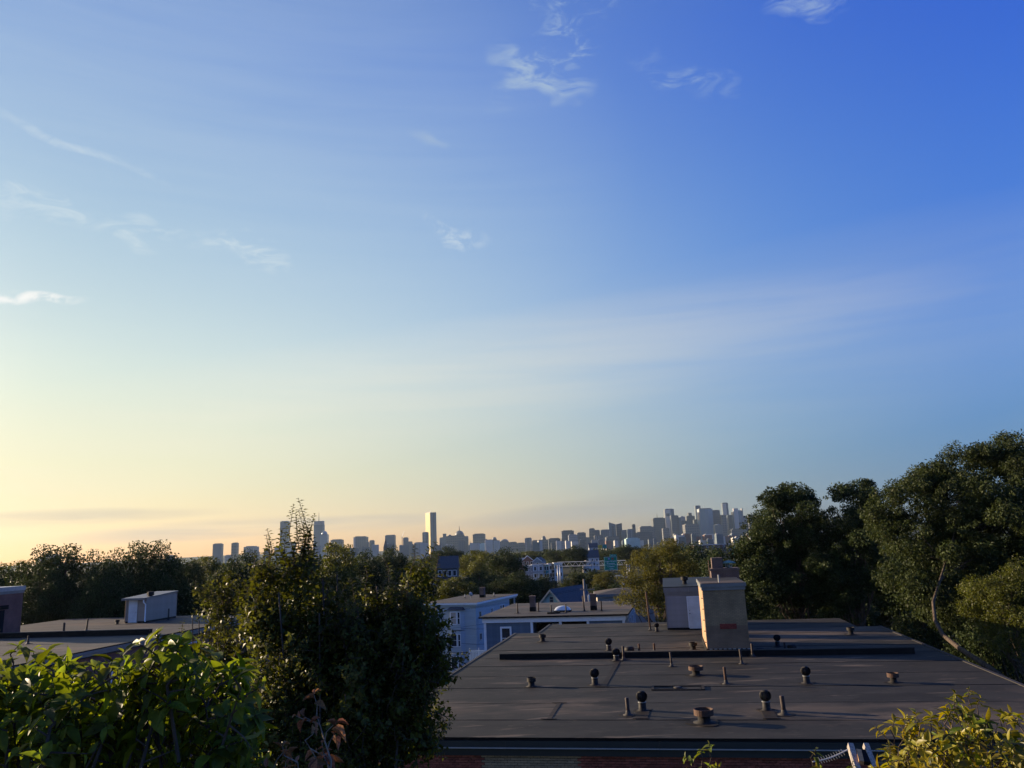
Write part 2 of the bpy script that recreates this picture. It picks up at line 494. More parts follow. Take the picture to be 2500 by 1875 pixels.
# ------------------------------------------------------------------ mesh helpers
class MB:
    def __init__(s):
        s.v, s.f = [], []
    def add(s, vs, fs):
        o = len(s.v)
        s.v += [tuple(v) for v in vs]
        s.f += [tuple(i + o for i in f) for f in fs]
        return s
    def box(s, x0, x1, y0, y1, z0, z1):
        return s.add([(x0, y0, z0), (x1, y0, z0), (x1, y1, z0), (x0, y1, z0), (x0, y0, z1), (x1, y0, z1), (x1, y1, z1), (x0, y1, z1)],
                     [(0, 3, 2, 1), (4, 5, 6, 7), (0, 1, 5, 4), (1, 2, 6, 5), (2, 3, 7, 6), (3, 0, 4, 7)])
    def hexa(s, p):
        return s.add(p, [(0, 3, 2, 1), (4, 5, 6, 7), (0, 1, 5, 4), (1, 2, 6, 5), (2, 3, 7, 6), (3, 0, 4, 7)])
    def prism(s, poly, z0, z1):
        n = len(poly)
        return s.add([(x, y, z0) for x, y in poly] + [(x, y, z1) for x, y in poly],
                     [tuple(range(n - 1, -1, -1)), tuple(range(n, 2 * n))] + [(i, (i + 1) % n, n + (i + 1) % n, n + i) for i in range(n)])
    def tube(s, pts, rads, n=8, cap=True):
        pts = [Vector(p) for p in pts]
        base = len(s.v)
        prev = None
        for i, p in enumerate(pts):
            d = (pts[min(i + 1, len(pts) - 1)] - pts[max(i - 1, 0)])
            d = d.normalized() if d.length > 1e-9 else Vector((0, 0, 1))
            a = Vector((1, 0, 0)) if prev is None and abs(d.x) < 0.9 else (prev if prev is not None else Vector((0, 1, 0)))
            a = (a - d * a.dot(d))
            a = a.normalized() if a.length > 1e-6 else d.orthogonal().normalized()
            prev = a
            b = d.cross(a)
            for k in range(n):
                t = 2 * math.pi * k / n
                s.v.append(tuple(p + (a * math.cos(t) + b * math.sin(t)) * rads[i]))
        for i in range(len(pts) - 1):
            for k in range(n):
                k2 = (k + 1) % n
                s.f.append((base + i * n + k, base + i * n + k2, base + (i + 1) * n + k2, base + (i + 1) * n + k))
        if cap:
            s.f.append(tuple(base + k for k in range(n - 1, -1, -1)))
            s.f.append(tuple(base + (len(pts) - 1) * n + k for k in range(n)))
        return s
    def lathe(s, prof, n=16, c=(0, 0, 0)):
        base = len(s.v)
        for r, z in prof:
            for k in range(n):
                t = 2 * math.pi * k / n
                s.v.append((c[0] + r * math.cos(t), c[1] + r * math.sin(t), c[2] + z))
        for i in range(len(prof) - 1):
            for k in range(n):
                k2 = (k + 1) % n
                s.f.append((base + i * n + k, base + i * n + k2, base + (i + 1) * n + k2, base + (i + 1) * n + k))
        s.f.append(tuple(base + k for k in range(n - 1, -1, -1)))
        s.f.append(tuple(base + (len(prof) - 1) * n + k for k in range(n)))
        return s
    def mesh(s, name):
        me = bpy.data.meshes.new(name)
        me.from_pydata(s.v, [], s.f)
        me.update()
        return me
    def build(s, name, m, parent=None, smooth=False, loc=None):
        me = s.mesh(name)
        if smooth:
            me.polygons.foreach_set('use_smooth', [True] * len(me.polygons))
        return link(name, me, m, parent, loc)
def link(name, me, m, parent=None, loc=None):
    if m is not None and not me.materials:
        me.materials.append(m)
    o = bpy.data.objects.new(name, me)
    COL.objects.link(o)
    if parent is not None:
        o.parent = parent
    if loc is not None:
        o.location = loc
    return o
def tag(o, label=None, cat=None, group=None, kind=None):
    for k, v in (('label', label), ('category', cat), ('group', group), ('kind', kind)):
        if v:
            o[k] = v
    return o
def thing(name, label, cat, loc=(0, 0, 0), rz=0.0, group=None):
    o = bpy.data.objects.new(name, None)
    o.empty_display_size = 0.2
    COL.objects.link(o)
    o.location = loc
    o.rotation_euler = (0, 0, rz)
    return tag(o, label, cat, group)
def copy_tree(o, parent=None):
    c = o.copy()
    COL.objects.link(c)
    c.parent = parent
    for ch in list(o.children):
        copy_tree(ch, c)
    return c
def B(x0, x1, y0, y1, z0, z1):
    return MB().box(x0, x1, y0, y1, z0, z1)
def boards(parent, m, x0, x1, y, z0, z1, ex, axis='x', face=-1):
    """overlapping clapboards, one object each, sharing one mesh"""
    d = 0.022
    def pt(a, o, z):
        return (a, y + face * o, z) if axis == 'x' else (y + face * o, a, z)
    k = MB()
    q = [pt(x0, -0.01, 0), pt(x1, -0.01, 0), pt(x1, d, 0), pt(x0, d, 0), pt(x0, -0.01, ex + 0.012), pt(x1, -0.01, ex + 0.012), pt(x1, 0.004, ex + 0.012), pt(x0, 0.004, ex + 0.012)]
    k.hexa(q)
    me = k.mesh('clapboard')
    z = z0
    while z < z1 - 0.02:
        link('clapboard', me, m, parent, (0, 0, z))
        z += ex
def window(parent, x0, x1, y, z0, z1, fm=None, pane=None, face=-1, axis='x', fr=0.09, mull=True, name='window', depth=0.05):
    """window part with frame pieces, sash bar and pane as sub-parts"""
    fm = fm or M_WHITE
    pane = pane or M_GLASS
    def bx(mb, a0, a1, o0, o1, c0, c1):
        lo, hi = sorted((y + face * o0, y + face * o1))
        if axis == 'x':
            return mb.box(a0, a1, lo, hi, c0, c1)
        return mb.box(lo, hi, a0, a1, c0, c1)
    w = MB()
    bx(w, x0 - fr, x0, -0.02, depth, z0 - fr, z1 + fr)
    bx(w, x1, x1 + fr, -0.02, depth, z0 - fr, z1 + fr)
    bx(w, x0, x1, -0.02, depth, z1, z1 + fr)
    bx(w, x0 - 0.0, x1 + 0.0, -0.02, depth + 0.03, z0 - fr, z0)
    o = w.build(name, fm, parent)
    g = MB()
    bx(g, x0, x1, -0.02, 0.012, z0, z1)
    g.build('pane', pane, o)
    if mull:
        s = MB()
        zm = (z0 + z1) / 2
        bx(s, x0, x1, 0.0, 0.03, zm - 0.025, zm + 0.025)
        s.build('sash_bar', fm, o)
    return o

# ------------------------------------------------------------------ foliage helpers
def leaf_mesh(name, C, D, Nn, L, Wd, fold=0.18, detail=1):
    n = len(C)
    Sd = np.cross(D, Nn)
    Sd /= np.maximum(np.linalg.norm(Sd, axis=1, keepdims=True), 1e-6)
    Nv = np.cross(Sd, D)
    L = np.broadcast_to(np.asarray(L, float), (n,))[:, None]
    Wd = np.broadcast_to(np.asarray(Wd, float), (n,))[:, None]
    if detail == 1:
        V = np.stack([C, C + D * L * 0.45 + Sd * Wd * 0.5 + Nv * Wd * fold, C + D * L - Nv * L * 0.15, C + D * L * 0.45 - Sd * Wd * 0.5 + Nv * Wd * fold], 1)
        k, nf = 4, 1
        F = (np.arange(n)[:, None] * 4 + np.arange(4)[None, :]).reshape(-1)
        me = bpy.data.meshes.new(name)
        me.vertices.add(n * 4)
        me.vertices.foreach_set('co', V.reshape(-1).astype(np.float32))
        me.loops.add(n * 4)
        me.loops.foreach_set('vertex_index', F.astype(np.int32))
        me.polygons.add(n)
        me.polygons.foreach_set('loop_start', (np.arange(n) * 4).astype(np.int32))
        me.update(calc_edges=True)
        return me
    rows = []
    ts = [0.0, 0.22, 0.5, 0.78, 1.0]
    ws = [0.04, 0.42, 0.5, 0.30, 0.02]
    for t, w in zip(ts, ws):
        mid = C + D * L * t - Nv * L * (0.30 * t * t)
        rows.append([mid + Sd * Wd * w + Nv * Wd * fold * w * 2, mid, mid - Sd * Wd * w + Nv * Wd * fold * w * 2])
    V = np.stack([x for r in rows for x in r], 1)
    fl = []
    for i in range(4):
        for j in range(2):
            fl.append([i * 3 + j, i * 3 + j + 1, (i + 1) * 3 + j + 1, (i + 1) * 3 + j])
    fl = np.array(fl)
    F = (np.arange(n)[:, None, None] * 15 + fl[None]).reshape(-1)
    nf = n * 8
    me = bpy.data.meshes.new(name)
    me.vertices.add(n * 15)
    me.vertices.foreach_set('co', V.reshape(-1).astype(np.float32))
    me.loops.add(nf * 4)
    me.loops.foreach_set('vertex_index', F.astype(np.int32))
    me.polygons.add(nf)
    me.polygons.foreach_set('loop_start', (np.arange(nf) * 4).astype(np.int32))
    me.polygons.foreach_set('use_smooth', np.ones(nf, bool))
    me.update(calc_edges=True)
    return me
def rand_dirs(rng, n):
    d = rng.normal(size=(n, 3))
    return d / np.linalg.norm(d, axis=1, keepdims=True)
def crown_leaves(rng, centers, radii, n, size, droop=0.35, name='crown', flat=0.75, asp=0.62):
    """n leaves spread over leafy clumps, thicker towards each clump's outside"""
    centers = np.asarray(centers, float)
    radii = np.asarray(radii, float)
    p = radii ** 2
    idx = rng.choice(len(centers), n, p=p / p.sum())
    d = rand_dirs(rng, n)
    d[:, 2] = d[:, 2] * flat + 0.12
    rad = radii[idx] * (0.35 + 0.75 * rng.random(n) ** 0.6)
    C = centers[idx] + d * rad[:, None]
    dd = d * 0.5 + rand_dirs(rng, n) * 0.9
    dd[:, 2] -= droop
    dd /= np.linalg.norm(dd, axis=1, keepdims=True)
    nn = rand_dirs(rng, n) * 0.8 + d * 0.5
    nn[:, 2] += 0.5
    L = size * (0.65 + 0.7 * rng.random(n))
    return leaf_mesh(name, C, dd, nn, L, L * asp)
def limbs(mb, rng, top_pts, path, rads, lr, nseg=4, sag=0.12, n=6, lo_t=.35):
    """limbs that leave the trunk path and curve up into the clumps"""
    P = [Vector(p) for p in path]
    for q in top_pts:
        q = Vector(q)
        t = rng.uniform(lo_t, 0.98)
        f = t * (len(P) - 1)
        i = min(int(f), len(P) - 2)
        a = P[i].lerp(P[i + 1], f - i)
        pts, rr = [], []
        r0 = lr * (1.1 - 0.6 * t)
        for k in range(nseg + 1):
            s = k / nseg
            p = a.lerp(q, s)
            p.z += -sag * (q - a).length * math.sin(math.pi * s) * 0.8
            p += Vector((rng.normal(), rng.normal(), rng.normal())) * 0.03 * (q - a).length * math.sin(math.pi * s)
            pts.append(p)
            rr.append(max(r0 * (1 - 0.85 * s), 0.012))
        mb.tube(pts, rr, n, cap=False)
def env_tree(name, label, ells, base, mleaf, mbark, nclump, clump_r, nleaf, size, seed, trunk_r, group=None, cat='tree', path=None, nlimb=None, droop=0.35, asp=0.62, lr=None, inner=0.35, lo_t=.35):
    """tree whose crown fills several lobes (centre, rx, ry, rz)"""
    rng = np.random.default_rng(seed)
    base = Vector(base)
    root = thing(name, label, cat, base, 0, group)
    vol = np.array([e[1] * e[2] * e[3] for e in ells]) ** 0.75
    idx = rng.choice(len(ells), nclump, p=vol / vol.sum())
    cs, rs = [], []
    for i in idx:
        c, rx, ry, rz = ells[i]
        d = rand_dirs(rng, 1)[0]
        r = inner + (1 - inner) * rng.random() ** 0.55
        cs.append(((c[0] - base.x) + d[0] * rx * r, (c[1] - base.y) + d[1] * ry * r, (c[2] - base.z) + d[2] * rz * r))
        rs.append(clump_r * rng.uniform(0.5, 1.45))
    nin = len(cs)
    for i in rng.choice(len(ells), nclump // 2, p=vol / vol.sum()):
        c, rx, ry, rz = ells[i]
        d = rand_dirs(rng, 1)[0]
        d[2] = abs(d[2]) if rng.random() < .6 else d[2]
        r = rng.uniform(1.0, 1.18)
        cs.append(((c[0] - base.x) + d[0] * rx * r, (c[1] - base.y) + d[1] * ry * r, (c[2] - base.z) + d[2] * rz * r))
        rs.append(clump_r * rng.uniform(0.25, 0.5))
    me = crown_leaves(rng, cs, rs, nleaf, size, droop, asp=asp)
    link('crown', me, mleaf, root)
    top = np.mean(cs[:nin], axis=0)
    if path is None:
        path = [(0, 0, -0.5), (top[0] * 0.2, top[1] * 0.2, top[2] * 0.35), (top[0] * 0.7, top[1] * 0.7, top[2] * 0.75), (top[0], top[1], top[2] * 1.1)]
    else:
        path = [tuple(Vector(p) - base) for p in path]
    mb = MB()
    nr = len(path)
    mb.tube(path, [trunk_r * (1 - 0.75 * i / (nr - 1)) for i in range(nr)], 9)
    limbs(mb, rng, cs[:nlimb or min(len(cs), 40)], path, None, lr or trunk_r * 0.45, lo_t=lo_t)
    mb.build('trunk', mbark, root, True)
    return root

# ------------------------------------------------------------------ ground, highway
def hgt(x, y):
    r2 = (x * x + (y + 2) ** 2)
    t = min(max((y - 420) / 1300, 0), 1)
    t = t * t * (3 - 2 * t)
    return 28 - 20 * t + 14.0 * math.exp(-r2 / 230.0)
gv, gf = [], []
ys = [-400, -150, -60, -30, -20, -14, -10, -6, -3, 0, 3, 6, 9, 12, 15, 18, 21, 25, 30, 40, 60, 100, 160, 260, 420, 560, 700, 850, 1000, 1200, 1450, 1750, 2400, 4000, 5500, 6900]
xs = [-6900, -5000, -2500, -1200, -600, -300, -150, -70, -40, -25, -16, -11, -7, -4, -2, 0, 2, 4, 7, 11, 16, 25, 40, 70, 150, 300, 600, 1200, 2500, 5000, 6900]
for y in ys:
    for x in xs:
        gv.append((x, y, hgt(x, y)))
nx = len(xs)
for j in range(len(ys) - 1):
    for i in range(nx - 1):
        gf.append((j * nx + i, j * nx + i + 1, (j + 1) * nx + i + 1, (j + 1) * nx + i))
tag(MB().add(gv, gf).build('ground', M_GROUND), kind='structure')
HA = Vector((-150, 352)), Vector((420, 262))
hd = (HA[1] - HA[0]).normalized()
hn = Vector((-hd.y, hd.x))
def hp(t, o, z):
    p = HA[0] + hd * t + hn * o
    return (p.x, p.y, z)
LEN = (HA[1] - HA[0]).length
ZH = 29.4
hb = MB().hexa([hp(0, -17, 27.5), hp(LEN, -17, 27.5), hp(LEN, 17, 27.5), hp(0, 17, 27.5), hp(0, -14, ZH), hp(LEN, -14, ZH), hp(LEN, 14, ZH), hp(0, 14, ZH)])
hw = tag(hb.build('highway', M_ASPH), kind='structure')
for o in (-13, -0.7, 0.7, 13):
    MB().hexa([hp(0, o - .08, ZH + .004), hp(LEN, o - .08, ZH + .004), hp(LEN, o + .08, ZH + .004), hp(0, o + .08, ZH + .004), hp(0, o - .08, ZH + .008), hp(LEN, o - .08, ZH + .008), hp(LEN, o + .08, ZH + .008), hp(0, o + .08, ZH + .008)]).build('lane_line', M_MARK, hw)
br = MB().hexa([hp(0, -.3, ZH + .01), hp(LEN, -.3, ZH + .01), hp(LEN, .3, ZH + .01), hp(0, .3, ZH + .01), hp(0, -.1, ZH + .9), hp(LEN, -.1, ZH + .9), hp(LEN, .1, ZH + .9), hp(0, .1, ZH + .9)])
tag(br.build('median_barrier', M_CONC), 'long low concrete barrier along the middle of the highway', 'barrier')

# ------------------------------------------------------------------ brick apartment building with the big flat roof
YAW = R(10.6)
O = Vector((-5.7, 27.1))
E1 = Vector((math.cos(YAW), -math.sin(YAW)))
E2 = Vector((math.sin(YAW), math.cos(YAW)))
ZG, ZR = 27.0, 39.0
H0 = ZR - ZG
def L2(u, v, z=ZR):                       # photograph direction -> (u, w) on the roof, in the building's axes
    p = onz(u, v, z).to_2d() - O
    return p.dot(E1), p.dot(E2)
def RW(u, w, z=ZR):                       # roof axes -> place
    p = O + E1 * u + E2 * w
    return Vector((p.x, p.y, z))
bld = thing('apartment_building', 'wide flat roofed red and tan brick apartment building in the right foreground', 'building', (O.x, O.y, ZG), -YAW)
RWD, RDP = 23.35, 28.2                    # width, depth of the main roof
core = B(0.25, RWD - 0.25, 0.25, RDP - 0.25, 0, H0 - 0.02).box(1.85, RWD - 1.5, RDP - 0.3, 33.1, 0, H0 - 0.02)
wall = core.build('wall', M_MORTAR, bld)
# brick skin, courses 75 mm, on the front; tan panels over the paired windows
TAN = [(4.35, 7.45), (16.15, 19.3)]
def in_tan(u):
    return any(a <= u <= b for a, b in TAN)
me_b = B(0, 0.203, 0, 0.10, 0, 0.062).mesh('brick')
me_b.materials.append(M_REDBRICK)
me_h = B(0, 0.096, 0, 0.10, 0, 0.062).mesh('brick_half')
me_h.materials.append(M_REDBRICK)
rndb = random.Random(5)
rest_red, rest_tan = MB(), MB()
cnt = 0
zt = H0 - 0.56
for k in range(34):
    z = zt - 0.075 * (k + 1)
    u = 0.22 - (0.107 if k % 2 else 0)
    while u < RWD - 0.4:
        u += 0.213
        mid = u + 0.1
        tan = in_tan(mid)
        if tan and z < H0 - 1.08 and k > 6:      # window openings start under the panel
            continue
        pr = rndb.uniform(-0.004, 0.004)
        if not tan and 3.2 < u < 16.2 and k < 8 and cnt < 300:
            o = link('brick', me_b, None, wall, (u, 0.15 + pr, z))
            cnt += 1
        else:
            (rest_tan if tan else rest_red).box(u, u + 0.203, (0.165 if tan else 0.15) + pr, 0.26, z, z + 0.062)
tag(rest_red.build('brickwork', M_REDBRICK, wall), kind='stuff')
tag(rest_tan.build('tan_brickwork', M_TANBRICK, wall), kind='stuff')
for a, b in TAN:
    for i in range(2):
        x0 = a + 0.12 + i * 1.55
        window(bld, x0, x0 + 1.32, 0.22, H0 - 2.55, H0 - 1.1, M_GREYTRIM, M_GLASS, fr=0.05)
# side and rear faces carry brick as surface
B(0.10, 0.249, 0.26, RDP - 0.25, 0.0, H0 - 0.56).build('left_side_brickwork', M_REDWALL, bld)
B(RWD - 0.249, RWD - 0.1, 0.26, RDP - 0.25, 0.0, H0 - 0.56).build('right_side_brickwork', M_REDWALL, bld)
B(1.7, 1.849, RDP - 0.2, 33.1, 0.0, H0 - 0.56).build('rear_wing_brickwork', M_REDWALL, bld)
# eaves: drip edge, upper fascia, bright bead, lower fascia
B(-0.02, RWD + 0.02, 0.02, 0.30, H0 - 0.10, H0 - 0.012).build('drip_edge', M_BLACK, bld)
for a, b in ((-0.05, 5.1), (5.105, 9.9), (9.905, 14.3), (14.305, 19.0), (19.005, RWD + 0.05)):
    B(a, b, -0.03, 0.25, H0 - 0.29, H0 - 0.101).build('fascia_board', M_FASCIA, bld)
    B(a, b, -0.075, 0.1, H0 - 0.318, H0 - 0.292).build('gutter_bead', M_ALU, bld)
    B(a, b, 0.04, 0.25, H0 - 0.55, H0 - 0.32).build('lower_fascia_board', M_FASCIA, bld)
B(-0.06, 0.24, 0.31, RDP + 0.02, H0 - 0.42, H0 - 0.012).build('left_eaves_trim', M_FASCIA, bld)
B(RWD - 0.24, RWD + 0.06, 0.31, RDP + 0.02, H0 - 0.42, H0 - 0.012).build('right_eaves_trim', M_FASCIA, bld)
B(1.55, 1.84, RDP + 0.03, 33.35, H0 - 0.42, H0 - 0.012).build('rear_eaves_trim', M_FASCIA, bld)
B(-0.04, 0.12, 0.3, RDP, H0 + 0.001, H0 + 0.035).build('edge_strip', M_LEAD, bld)
B(RWD - 0.12, RWD + 0.04, 0.3, RDP, H0 + 0.001, H0 + 0.035).build('edge_strip', M_LEAD, bld)
B(1.58, 1.72, RDP + 0.02, 33.4, H0 + 0.001, H0 + 0.035).build('edge_strip', M_LEAD, bld)
# roofing sheets, each lapping the next by a few millimetres, their seams slightly waving
ws_ = [-0.02, 2.46, 5.25, 8.4, 11.25, 14.2, 17.0, 19.85, 22.8, 25.6, 28.25, 30.9, 33.4]
rs = random.Random(11)
for i in range(len(ws_) - 1):
    a, b = ws_[i], ws_[i + 1]
    x0, x1 = (0.0, RWD) if b <= 28.3 else (1.62, 22.0)
    n = 26
    va, fa = [], []
    zo = 0.004 * (i % 2)
    wa, wb = [], []
    for k in range(n + 1):
        x = x0 + (x1 - x0) * k / n
        ya = a - (0.0 if i == 0 else 0.07 + rs.uniform(-.012, .012))
        yb = b + (0.0 if i == len(ws_) - 2 else rs.uniform(-.012, .012))
        h = rs.uniform(0, 0.006)
        va += [(x, ya, H0 + zo + 0.004), (x, ya, H0 - 0.01 + zo), (x, yb, H0 + zo), (x, ya + 0.16, H0 + zo + 0.004 + h * 0.4), (x, (a + b) / 2, H0 + zo + h)]
    for k in range(n):
        p, q = k * 5, (k + 1) * 5
        fa += [(p + 1, q + 1, q, p), (p, q, q + 3, p + 3), (p + 3, q + 3, q + 4, p + 4), (p + 4, q + 4, q + 2, p + 2)]
    MB().add(va, fa).build('membrane_sheet', M_ROOF, bld)
    if i:
        MB().tube([(v_[0], v_[1] - .006, v_[2] - .004) for v_ in va[0::5]], [rs.uniform(.007, .017) for _ in va[0::5]], 5).build('seam_shade_bead', M_BLACK, bld)  # added black bead stands in for the lap's shaded front face
# taped end laps running across a sheet
def strip(parent, pts, wid, z, m, name='seam_tape'):
    mb = MB()
    for (a, b) in zip(pts[:-1], pts[1:]):
        d = (Vector(b) - Vector(a)).normalized()
        nrm = Vector((-d.y, d.x)) * wid / 2
        A, Bv = Vector(a), Vector(b)
        mb.hexa([(A.x - nrm.x, A.y - nrm.y, z - .003), (A.x + nrm.x, A.y + nrm.y, z - .003), (Bv.x + nrm.x, Bv.y + nrm.y, z - .003), (Bv.x - nrm.x, Bv.y - nrm.y, z - .003),
                 (A.x - nrm.x, A.y - nrm.y, z + .006), (A.x + nrm.x, A.y + nrm.y, z + .006), (Bv.x + nrm.x, Bv.y + nrm.y, z + .006), (Bv.x - nrm.x, Bv.y - nrm.y, z + .006)])
    return mb.build(name, m, parent)
M_TAPE = roof_mat('seam_tape', (0.026, 0.022, 0.018), (0.045, 0.035, 0.026))
for i, (p, q, w) in enumerate([((1340, 1757), (1366, 1717), .16), ((1473, 1678), (1508, 1616), .22), ((1565, 1756), (1572, 1736), .42), ((1884, 1756), (1872, 1734), .42)]):
    strip(bld, [L2(*p), L2(*q)], w, H0 + 0.016 + .002 * i, M_TAPE)
    for e in (p, q):
        a = L2(*e)
        strip(bld, [(a[0] - .28, a[1]), (a[0] + .28, a[1])], .09, H0 + 0.027 + .002 * i, M_TAPE, 'seam_end_patch')
# fire wall curb across the middle of the roof, black flashed, with a pale worn top
cw = 16.35
B(1.45, 21.95, cw, cw + 0.36, H0 + 0.0, H0 + 0.27).build('fire_wall_curb', M_BLACK, bld)
B(1.42, 21.98, cw + 0.05, cw + 0.40, H0 + 0.272, H0 + 0.295).build('curb_cap', M_ROOF, bld)
# sunken drain: raised lips, dark sheet painted for the shadow in the sump, strainer ring
dcx, dcw = L2(1655, 1681)
dr = thing('roof_drain', 'square sunken drain with round strainer in the middle of the near roof', 'drain', RW(dcx, dcw, ZR), -YAW)
MB().prism([(-.95, -.35), (.95, -.35), (.95, .35), (-.95, .35)], 0.009, 0.014).build('drain_shade_sheet', M_BLACK, dr)  # black sheet painted in for the shadow of the sunken area
for a in ((-1.05, 1.05, -.42, -.35), (-1.05, 1.05, .35, .42), (-1.05, -.95, -.35, .35), (.95, 1.05, -.35, .35)):
    B(a[0], a[1], a[2], a[3], 0.009, 0.05).build('drain_lip', M_TAPE, dr)
MB().prism([(-.15, -.28), (.9, -.28), (.9, .2), (-.1, .2)], 0.015, 0.022).build('drain_patch', M_ROOF, dr)
MB().lathe([(.17, 0.0225), (.17, .06), (.12, .075), (.05, .08), (.02, .08)], 14).build('strainer', M_LEAD, dr, True)

# ------------------------------------------------------------------ roof vents and pipes
mrng = random.Random(8)
def mastic(root, r):
    n = 14
    pl_ = [(r * mrng.uniform(.75, 1.25) * math.cos(2 * math.pi * k / n), r * mrng.uniform(.75, 1.25) * math.sin(2 * math.pi * k / n)) for k in range(n)]
    MB().prism(pl_, .004, .011).build('mastic_patch', M_TAPE, root)
def turbine_proto(root, s=1.0, ph=0.22):
    mastic(root, .42)
    MB().lathe([(.26, 0), (.26, .012), (.15, .03), (.135, ph + .06), (.135, ph + .08)], 18).build('vent_neck', M_VENT, root, True)
    MB().lathe([(.145, ph + .055), (.16, ph + .06), (.16, ph + .075), (.145, ph + .08)], 18).build('collar', M_GREYTRIM, root, True)
    v = MB()
    nv = 18
    for k in range(nv):
        t0 = 2 * math.pi * k / nv
        prev = None
        ring = []
        for i in range(7):
            a = math.pi * (0.14 + 0.72 * i / 6)
            rr = .215 * math.sin(a) ** 0.75
            zz = ph + .26 - .17 * math.cos(a)
            t = t0 + 0.25 * (i / 6 - .5)
            ring.append(((rr * math.cos(t), rr * math.sin(t), zz), ((rr - .035) * math.cos(t + .26), (rr - .035) * math.sin(t + .26), zz)))
        vs = [p for r in ring for p in r]
        v.add(vs, [(2 * i, 2 * i + 1, 2 * i + 3, 2 * i + 2) for i in range(6)])
    v.lathe([(.11, ph + .09), (.13, ph + .2), (.13, ph + .32), (.09, ph + .42)], 12)
    v.build('turbine_fins', M_VENT, root, True)
    MB().lathe([(.14, ph + .395), (.13, ph + .42), (.07, ph + .445), (.015, ph + .45)], 16).build('top_cap', M_VENT, root, True)
    return root
def drum_proto(root, r=.2, h=.4, rc=.3, m=None):
    mastic(root, r * 2.1)
    MB().lathe([(r * 1.5, 0), (r * 1.5, .012), (r * .85, .04), (r * .8, h * .55)], 18).build('vent_neck', M_VENT, root, True)
    MB().lathe([(r * .8, h * .5), (rc, h * .56), (rc, h), (rc * .93, h), (rc * .9, h * .8), (.02, h * .8)], 22).build('drum_cap', m or M_RUST, root)
    return root
def dome_proto(root, r=.3, h=.28):
    MB().lathe([(r * .7, 0), (r * .7, h * .35)], 16).build('vent_neck', M_VENT, root, True)
    MB().lathe([(r * .95, h * .3), (r, h * .42), (r * .95, h * .8), (r * .7, h), (.02, h * 1.04)], 18).build('dome_cap', M_VENT, root, True)
    return root
def pipe_thing(pos, h, r, label, m=None, tilt=0.0, name='vent_pipe', group=None):
    o = thing(name, label, 'pipe', pos, -YAW, group)
    mastic(o, r * 4.5)
    d = tilt * h
    MB().tube([(0, 0, 0), (d * .5, 0, h * .5), (d, 0, h - .02), (d, 0, h)], [r, r, r, r * .98], 12).build('pipe', m or M_CAST, o, True)
    MB().lathe([(r * 3, .0), (r * 3, .01), (r * 1.5, .05), (r * 1.15, .16), (r * 1.1, .165)], 14).build('flashing', M_LEAD, o, True)
    return o
def rp(u, v):
    p = onz(u, v, ZR + .01)
    return p
GT, GD, GP = 'turbine vents on the flat roof', 'drum topped vents on the flat roof', 'vent pipes on the flat roof'
tv = [((1872, 1734), 1.0, 'turbine vent nearest the eaves on the right, next to a thick pipe'),
      ((1569, 1735), 1.0, 'turbine vent nearest the eaves on the left, beside a pipe with shiny flashing'),
      ((1970, 1668), .98, 'lone turbine vent with long shadow on the right half of the near roof'),
      ((1453, 1672), 1.0, 'lone turbine vent beside the long taped seam on the near roof'),
      ((1899, 1578), .92, 'turbine vent on the far roof, right of the brick bulkhead'),
      ((1487, 1588), .98, 'turbine vent on the far roof behind the left part of the black curb'),
      ((1604, 1542), .82, 'small turbine vent at the foot of the tall thin pole by the grey shed')]
t0 = None
for (px, sc, lab) in tv:
    if t0 is None:
        t0 = thing('turbine_vent', lab, 'roof vent', rp(*px), 0.3, GT)
        turbine_proto(t0)
        o = t0
    else:
        o = copy_tree(t0)
        o.location = rp(*px)
        o.rotation_euler[2] = sc * 9
        o['label'] = lab
    o.scale = (sc * .93, sc * .93, sc)
o = copy_tree(t0)
o.location = rp(1505, 1613)
o.scale = (.95, .95, .9)
o['label'] = 'turbine vent standing tight in front of the black curb'
dv = [((1720, 1764), .25, .42, .32, 'wide rusty drum vent in the foreground of the roof', M_RUST),
      ((1700, 1648), .2, .38, .32, 'rusty drum vent in the middle of the near roof behind the drain', M_RUST),
      ((2182, 1666), .15, .36, .22, 'small drum vent alone on the right side of the near roof', M_RUST),
      ((1298, 1676), .16, .36, .19, 'small dark drum vent on the left side of the near roof', M_VENT),
      ((1325, 1566), .17, .42, .22, 'dark drum vent alone on the far left of the roof behind the curb', M_VENT),
      ((1693, 1587), .17, .40, .22, 'dark drum vent left of the brick bulkhead base', M_VENT),
      ((2078, 1549), .17, .40, .22, 'drum vent in the shadow band at the far right of the roof', M_VENT)]
for px, r, h, rc, lab, m in dv:
    drum_proto(thing('drum_vent', lab, 'roof vent', rp(*px), 0, GD), r, h, rc, m)
for px, r, h, lab in [((1537, 1593), .27, .30, 'low dome vent just behind the curb, left of two short pipes'), ((1934, 1587), .24, .28, 'low dome vent behind the curb, right of the brick bulkhead'), ((1857, 1596), .24, .28, 'low dome vent in shadow beside the brick bulkhead base')]:
    dome_proto(thing('dome_vent', lab, 'roof vent', rp(*px), 0, 'low dome vents by the curb'), r, h)
